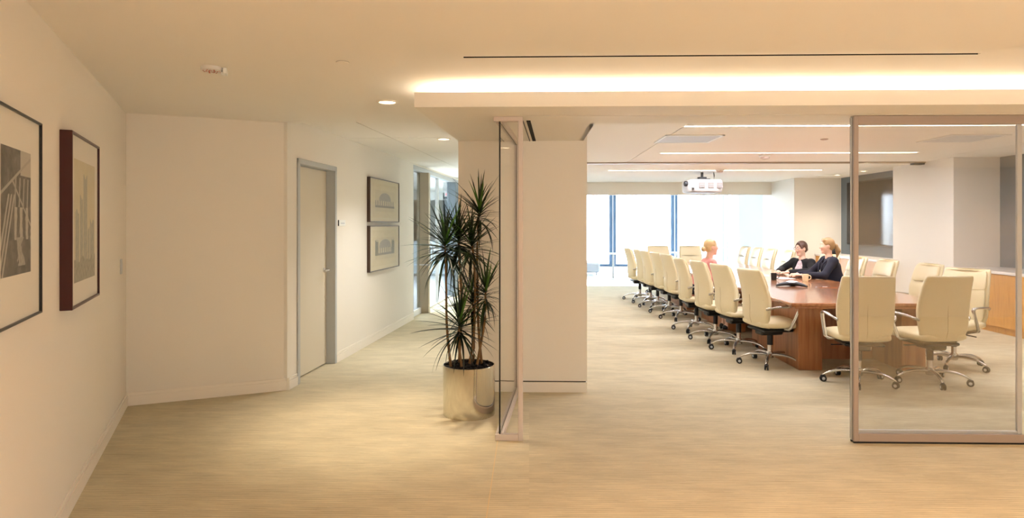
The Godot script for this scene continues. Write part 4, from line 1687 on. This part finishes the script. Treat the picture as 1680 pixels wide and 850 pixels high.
# ------------------------------------------------------------------ people
func ball(mb: MB, c: Vector3, r: Vector3, b := Basis(), seg := 14) -> void:
	var prof := []
	for k in 9:
		var a := -PI / 2 + PI * k / 8
		prof.append(Vector2(cos(a), sin(a)))
	mb.lathe(prof, seg, Transform3D(Basis(b.x * r.x, b.y * r.y, b.z * r.z), c), false, false)

func hand(mb: MB, wrist: Vector3, fwd: Vector3, side: float, curl: float) -> void:
	# palm down, fingers along fwd, thumb towards the body's middle
	var z := fwd.normalized()
	var y := (Vector3.UP - z * Vector3.UP.dot(z)).normalized()
	var x := y.cross(z) * -side
	var b := Basis(x, y, z)
	var s := SDF.new(wrist - Vector3.ONE * 0.21, wrist + Vector3.ONE * 0.21, 0.0055)
	s.cap(wrist - z * 0.03, wrist + z * 0.01, 0.024, 0.024, 0.02)
	s.ell(wrist + z * 0.055, Vector3(0.039, 0.016, 0.05), 0.02, b)
	var ln := [0.066, 0.076, 0.070, 0.054]
	for k in 4:
		var off := (k - 1.5) * 0.0195
		var p0 := wrist + b * Vector3(-off, 0.002, 0.088 - absf(k - 1.2) * 0.006)
		var l: float = ln[k]
		var p1 := p0 + b * Vector3(-off * 0.12, 0.006 - curl * 0.006, l * 0.42)
		var p2 := p1 + b * Vector3(-off * 0.08, -l * 0.32 * curl - 0.002, l * 0.32)
		var p3 := p2 + b * Vector3(0, -l * 0.26 * curl - 0.004, l * 0.2 * (1.3 - curl))
		s.cap(p0 - z * 0.02, p1, 0.0100, 0.0092, 0.006)
		s.cap(p1, p2, 0.0092, 0.0085, 0.004)
		s.cap(p2, p3, 0.0085, 0.0075, 0.004)
	var t0 := wrist + b * Vector3(0.022, -0.004, 0.02)
	var t1 := wrist + b * Vector3(0.05, -0.008, 0.055)
	var t2 := wrist + b * Vector3(0.056, -0.012, 0.088)
	s.cap(t0, t1, 0.014, 0.0105, 0.01)
	s.cap(t1, t2, 0.0105, 0.0085, 0.005)
	s.into(mb)

func person(label: String, at: Transform3D, q: Dictionary) -> void:
	var o := thing("person", label, "person", at)
	var lean: float = q.lean
	var hip := Vector3(0, 0.60, -0.05)
	var chest := Vector3(0, 0.93, -0.06 + lean * 0.72)
	var neck := Vector3(0, 1.10, -0.055 + lean)
	var hb := Basis.from_euler(Vector3(q.pitch, q.head_yaw, 0.0)) * 0.93
	var hc := neck + Vector3(0, 0.150, 0.03)
	var sh := []
	var el: Array = q.elbows
	var wr: Array = q.wrists
	for s in [-1.0, 1.0]:
		sh.append(neck + Vector3(0.165 * s, -0.075, -0.005))
	var kn := [Vector3(-0.10, 0.545, 0.40), Vector3(0.10, 0.545, 0.40)]
	var an := [Vector3(-0.10, 0.10 - at.origin.y, 0.40), Vector3(0.10, 0.10 - at.origin.y, 0.42)]
	# body: one continuous skin
	var mb := MB.new()
	var s := SDF.new(Vector3(-0.42, -0.03, -0.26), Vector3(0.42, 1.14, 0.72), 0.015)
	for sx in [-0.055, 0.055]:
		s.cap(hip + Vector3(sx, 0, 0), chest + Vector3(sx, 0, 0), 0.092, 0.085, 0.05)
	s.cap(sh[0], sh[1], 0.045, 0.045, 0.05)
	s.cap(chest, neck, 0.06, 0.046, 0.05)
	s.cap(neck - Vector3(0, 0.02, 0), hc + hb * Vector3(0, -0.055, -0.02), 0.047, 0.044, 0.02)
	for k in 2:
		s.cap(sh[k], el[k], 0.040, 0.033, 0.03)
		s.cap(el[k], wr[k], 0.033, 0.024, 0.02)
		s.cap(hip + Vector3(0.08 * (k * 2 - 1), 0, 0), kn[k], 0.080, 0.055, 0.05)
		s.cap(kn[k], an[k], 0.052, 0.034, 0.03)
		s.cap(an[k] + Vector3(0, -0.03, -0.02), an[k] + Vector3(0, -0.06, 0.12), 0.034, 0.026, 0.03)
	s.into(mb)
	for k in 2:
		hand(mb, wr[k], q.hand_dirs[k], float(k * 2 - 1), q.curl[k])
	# head
	var h := SDF.new(hc - Vector3(0.16, 0.19, 0.16), hc + Vector3(0.16, 0.16, 0.16), 0.006)
	h.ell(hc + hb * Vector3(0, 0.022, -0.014), Vector3(0.071, 0.091, 0.088), 0.02, hb.orthonormalized())
	h.ell(hc + hb * Vector3(0, -0.038, 0.028), Vector3(0.054, 0.078, 0.056), 0.04, hb.orthonormalized())
	h.cap(hc + hb * Vector3(-0.012, -0.108, 0.062), hc + hb * Vector3(0.012, -0.108, 0.062), 0.017, 0.017, 0.03)
	for sx in [-1.0, 1.0]:
		h.ell(hc + hb * Vector3(0.034 * sx, -0.022, 0.062), Vector3(0.022, 0.02, 0.018), 0.025, hb.orthonormalized())
		h.ell(hc + hb * Vector3(0.030 * sx, 0.010, 0.098), Vector3(0.017, 0.009, 0.013), 0.012, hb.orthonormalized(), true)
	h.cap(hc + hb * Vector3(0, 0.012, 0.086), hc + hb * Vector3(0, -0.030, 0.106), 0.007, 0.010, 0.012)
	for sx in [-1.0, 1.0]:
		h.ell(hc + hb * Vector3(0.011 * sx, -0.034, 0.096), Vector3(0.008, 0.007, 0.009), 0.006)
		h.ell(hc + hb * Vector3(0.074 * sx, -0.012, -0.008), Vector3(0.009, 0.029, 0.018), 0.008, hb.orthonormalized())
	h.cap(hc + hb * Vector3(0, -0.05, -0.022), neck - Vector3(0, 0.03, 0), 0.046, 0.048, 0.03)
	h.into(mb)
	var bd := part(o, "body", mb, M.skin)
	# face details
	var m := MB.new()
	for sx in [-1.0, 1.0]:
		ball(m, hc + hb * Vector3(0.030 * sx, 0.010, 0.077), Vector3.ONE * 0.012)
	part(bd, "eyes", m, M.eye_white)
	m = MB.new()
	for sx in [-1.0, 1.0]:
		ball(m, hc + hb * Vector3(0.030 * sx, 0.010, 0.0862), Vector3(0.0055, 0.0055, 0.0035), hb.orthonormalized(), 10)
	part(bd, "irises", m, M.iris)
	m = MB.new()
	ball(m, hc + hb * Vector3(0, -0.064, 0.083), Vector3(0.021, 0.0045, 0.009), hb.orthonormalized())
	ball(m, hc + hb * Vector3(0, -0.071, 0.082), Vector3(0.018, 0.0055, 0.009), hb.orthonormalized())
	part(bd, "lips", m, M.lips)
	m = MB.new()
	for sx in [-1.0, 1.0]:
		m.tube([hc + hb * Vector3(0.014 * sx, 0.030, 0.090), hc + hb * Vector3(0.030 * sx, 0.036, 0.086), hc + hb * Vector3(0.048 * sx, 0.030, 0.072)], [0.002, 0.0032, 0.0015], 6)
	part(bd, "eyebrows", m, M[q.hair])
	# hair
	h = SDF.new(hc - Vector3(0.22, 0.26, 0.24), hc + Vector3(0.22, 0.17, 0.20), 0.007)
	h.ell(hc + hb * Vector3(0, 0.034, -0.022), Vector3(0.081, 0.092, 0.096), 0.02, hb.orthonormalized())
	h.ell(hc + hb * Vector3(0, -0.025, -0.048), Vector3(0.068, 0.060, 0.056), 0.03, hb.orthonormalized())
	h.ell(hc + hb * Vector3(0, -0.042, 0.080), Vector3(0.066, 0.104, 0.072), 0.012, hb.orthonormalized(), true)
	h.ell(hc + hb * Vector3(0, -0.125, 0.01), Vector3(0.085, 0.06, 0.075), 0.02, hb.orthonormalized(), true)
	for sx in [-1.0, 1.0]:
		h.ell(hc + hb * Vector3(0.082 * sx, -0.018, 0.0), Vector3(0.02, 0.034, 0.03), 0.01, hb.orthonormalized(), true)
	if q.style == "bun":
		h.ell(hc + hb * Vector3(0, -0.035, -0.122), Vector3(0.046, 0.040, 0.036), 0.006, hb.orthonormalized())
		h.cap(hc + hb * Vector3(0.045, 0.085, 0.02), hc + hb * Vector3(0.052, 0.0, -0.075), 0.028, 0.022, 0.008)
		h.cap(hc + hb * Vector3(-0.045, 0.085, 0.02), hc + hb * Vector3(-0.052, 0.0, -0.075), 0.028, 0.022, 0.008)
	elif q.style == "tail":
		h.cap(hc + hb * Vector3(0, 0.0, -0.11), hc + hb * Vector3(0, -0.01, -0.135), 0.024, 0.026, 0.01)
		h.cap(hc + hb * Vector3(0, -0.01, -0.135), hc + hb * Vector3(0, -0.09, -0.165), 0.027, 0.034, 0.02)
		h.cap(hc + hb * Vector3(0, -0.09, -0.165), hc + hb * Vector3(0, -0.19, -0.145), 0.034, 0.014, 0.02)
		h.cap(hc + hb * Vector3(-0.03, 0.095, 0.045), hc + hb * Vector3(0.045, 0.085, 0.04), 0.026, 0.022, 0.015)
	else:
		h.ell(hc + hb * Vector3(0, -0.03, -0.11), Vector3(0.035, 0.035, 0.03), 0.015, hb.orthonormalized())
		h.cap(hc + hb * Vector3(0.03, 0.09, 0.055), hc + hb * Vector3(0.072, 0.01, 0.045), 0.018, 0.014, 0.012)
		h.cap(hc + hb * Vector3(0.0, 0.095, 0.055), hc + hb * Vector3(-0.070, 0.02, 0.045), 0.018, 0.014, 0.012)
	m = MB.new()
	h.into(m)
	var hr := part(o, "hair", m, M[q.hair])
	if q.style == "tail":
		m = MB.new()
		ball(m, hc + hb * Vector3(0, -0.005, -0.128), Vector3(0.03, 0.03, 0.012), hb.orthonormalized())
		part(hr, "hair_tie", m, M.brown_hair)
	# upper clothing, inner then outer
	for layer in q.tops.size():
		var tp: Array = q.tops[layer]
		var g: float = tp[1]
		s = SDF.new(Vector3(-0.44, 0.48, -0.30), Vector3(0.44, 1.14, 0.72), 0.0125)
		for sx in [-0.062, 0.062]:
			s.cap(hip + Vector3(sx, -0.02, 0), hip.lerp(chest, 0.5) + Vector3(sx * 0.85, 0, 0), 0.108 + g, 0.092 + g, 0.05)
			s.cap(hip.lerp(chest, 0.5) + Vector3(sx * 0.85, 0, 0), chest + Vector3(sx, 0, 0), 0.092 + g, 0.098 + g, 0.05)
			s.ell(chest + Vector3(sx * 1.05, -0.03, 0.065), Vector3(0.062, 0.062, 0.055) + Vector3.ONE * g, 0.04)
		s.cap(sh[0] - Vector3(0, 0.005, 0), sh[1] - Vector3(0, 0.005, 0), 0.052 + g, 0.052 + g, 0.06)
		s.cap(chest, neck - Vector3(0, 0.07, 0.01), 0.09 + g, 0.062 + g, 0.05)
		if tp[2]:
			for k in 2:
				s.cap(sh[k], el[k], 0.050 + g, 0.042 + g, 0.035)
				s.cap(el[k], el[k].lerp(wr[k], tp[5]), 0.042 + g, 0.034 + g, 0.02)
		if tp[3] > 0.0:    # open front or neckline
			s.ell(chest + Vector3(0, tp[4], 0.14), Vector3(tp[3], 0.17 + absf(tp[4]), 0.10), 0.012, Basis(), true)
		s.ell(neck + Vector3(0, 0.02, 0.005), Vector3(0.058, 0.055, 0.062) + Vector3.ONE * q.get("collar", 0.0), 0.01, Basis(), true)
		m = MB.new()
		s.into(m)
		part(o, tp[6], m, M[tp[0]])
	if q.has("lapels"):
		for sx in [-1.0, 1.0]:
			m = MB.new()
			m.tube([neck + Vector3(0.058 * sx, -0.005, -0.035), neck + Vector3(0.075 * sx, -0.045, 0.035), chest + Vector3(0.072 * sx, 0.05, 0.148), chest + Vector3(0.05 * sx, -0.05, 0.168), chest + Vector3(0.018 * sx, -0.14, 0.142)], [0.012, 0.018, 0.024, 0.022, 0.010], 10, Vector2(1.0, 0.4), Vector3(0, 0.2, 1))
			part(o, "lapel", m, M[q.lapels])
	# lower clothing and shoes
	s = SDF.new(Vector3(-0.32, 0.02, -0.28), Vector3(0.32, 0.80, 0.58), 0.0135)
	for k in 2:
		var sx := float(k * 2 - 1)
		s.cap(hip + Vector3(0.075 * sx, 0, 0), kn[k], 0.098, 0.068, 0.05)
		if q.trousers:
			s.cap(kn[k], an[k] + Vector3(0, 0.03, 0), 0.064, 0.05, 0.03)
	if not q.trousers:
		s.cap(hip + Vector3(0, 0, 0.05), Vector3(0, 0.55, 0.36), 0.09, 0.07, 0.05)
	s.cap(hip + Vector3(-0.06, 0.02, 0), hip + Vector3(0.06, 0.02, 0), 0.112, 0.112, 0.04)
	m = MB.new()
	s.into(m)
	part(o, "trousers" if q.trousers else "skirt", m, M[q.bottom])
	for k in 2:
		s = SDF.new(an[k] - Vector3(0.09, 0.12, 0.12), an[k] + Vector3(0.09, 0.05, 0.24), 0.009)
		s.cap(an[k] + Vector3(0, -0.045, -0.03), an[k] + Vector3(0, -0.062, 0.11), 0.043, 0.036, 0.02)
		s.cap(an[k] + Vector3(0, -0.062, 0.11), an[k] + Vector3(0, -0.07, 0.16), 0.036, 0.024, 0.02)
		s.cap(an[k] + Vector3(0, -0.04, -0.05), an[k] + Vector3(0, -0.09, -0.055), 0.022, 0.010, 0.015)
		s.cut_above(an[k] + Vector3(0, -0.1, 0), Vector3(0, -1, 0))
		m = MB.new()
		s.into(m)
		part(o, "shoe", m, M.shoe)
	if q.get("glasses", false):
		m = MB.new()
		for sx in [-1.0, 1.0]:
			var loop := []
			for k in 17:
				var a := TAU * k / 16
				loop.append(hc + hb * Vector3(0.031 * sx + cos(a) * 0.025, 0.008 + sin(a) * 0.018, 0.104))
			m.tube(loop, 0.0022, 6)
			m.tube([hc + hb * Vector3(0.056 * sx, 0.014, 0.102), hc + hb * Vector3(0.078 * sx, 0.012, 0.04), hc + hb * Vector3(0.082 * sx, 0.004, -0.02)], 0.002, 6)
		m.tube([hc + hb * Vector3(-0.007, 0.012, 0.106), hc + hb * Vector3(0.007, 0.012, 0.106)], 0.002, 6)
		part(o, "spectacles", m, M.glasses)
	if q.get("earring", false):
		m = MB.new()
		for sx in [-1.0, 1.0]:
			ball(m, hc + hb * Vector3(0.08 * sx, -0.044, -0.004), Vector3.ONE * 0.005)
		part(o, "earrings", m, M.polished_alu)

func build_people() -> void:
	# woman in pink, on the side of the solid wall, leaning towards the others
	person("woman in a pink top with blond hair in a low bun, seated at the table", T(2.47, -0.03, -9.60, 92), {
		"lean": 0.22, "head_yaw": 0.05, "pitch": 0.0, "hair": "blond_hair", "style": "bun", "trousers": false, "bottom": "dark_skirt", "earring": true,
		"elbows": [Vector3(-0.24, 0.80, 0.14), Vector3(0.24, 0.80, 0.14)], "wrists": [Vector3(-0.12, 0.835, 0.36), Vector3(0.10, 0.835, 0.37)],
		"hand_dirs": [Vector3(0.5, -0.05, 0.85), Vector3(-0.5, -0.05, 0.85)], "curl": [0.5, 0.5],
		"tops": [["pink_cloth", 0.004, true, 0.045, 0.16, 0.85, "top"]]})
	person("woman in a navy blazer with a golden ponytail, forearms on the table", T(4.54, -0.02, -9.88, -94), {
		"lean": 0.11, "head_yaw": -0.08, "pitch": 0.06, "hair": "golden_hair", "style": "tail", "trousers": true, "bottom": "navy_cloth", "lapels": "navy_cloth",
		"elbows": [Vector3(-0.27, 0.82, 0.22), Vector3(0.27, 0.82, 0.22)], "wrists": [Vector3(-0.10, 0.815, 0.46), Vector3(0.10, 0.815, 0.45)],
		"hand_dirs": [Vector3(0.35, -0.02, 0.9), Vector3(-0.35, -0.02, 0.9)], "curl": [0.6, 0.6],
		"tops": [["grey_cloth", -0.004, false, 0.0, 0.0, 0.0, "camisole"], ["navy_cloth", 0.012, true, 0.062, 0.08, 0.94, "blazer"]], "collar": 0.012})
	person("dark-haired woman with glasses in a black cardigan over a white blouse", T(4.46, -0.09, -10.70, -62), {
		"lean": 0.10, "head_yaw": -0.12, "pitch": 0.10, "hair": "brown_hair", "style": "back", "trousers": true, "bottom": "black_cloth", "glasses": true,
		"elbows": [Vector3(-0.30, 0.90, 0.16), Vector3(0.29, 0.90, 0.18)], "wrists": [Vector3(-0.16, 0.88, 0.40), Vector3(0.09, 0.88, 0.43)],
		"hand_dirs": [Vector3(0.45, -0.02, 0.85), Vector3(-0.4, -0.02, 0.9)], "curl": [0.6, 0.45],
		"tops": [["blouse", -0.002, false, 0.0, 0.0, 0.0, "blouse"], ["black_cloth", 0.012, true, 0.075, -0.06, 0.95, "cardigan"]], "collar": 0.010})
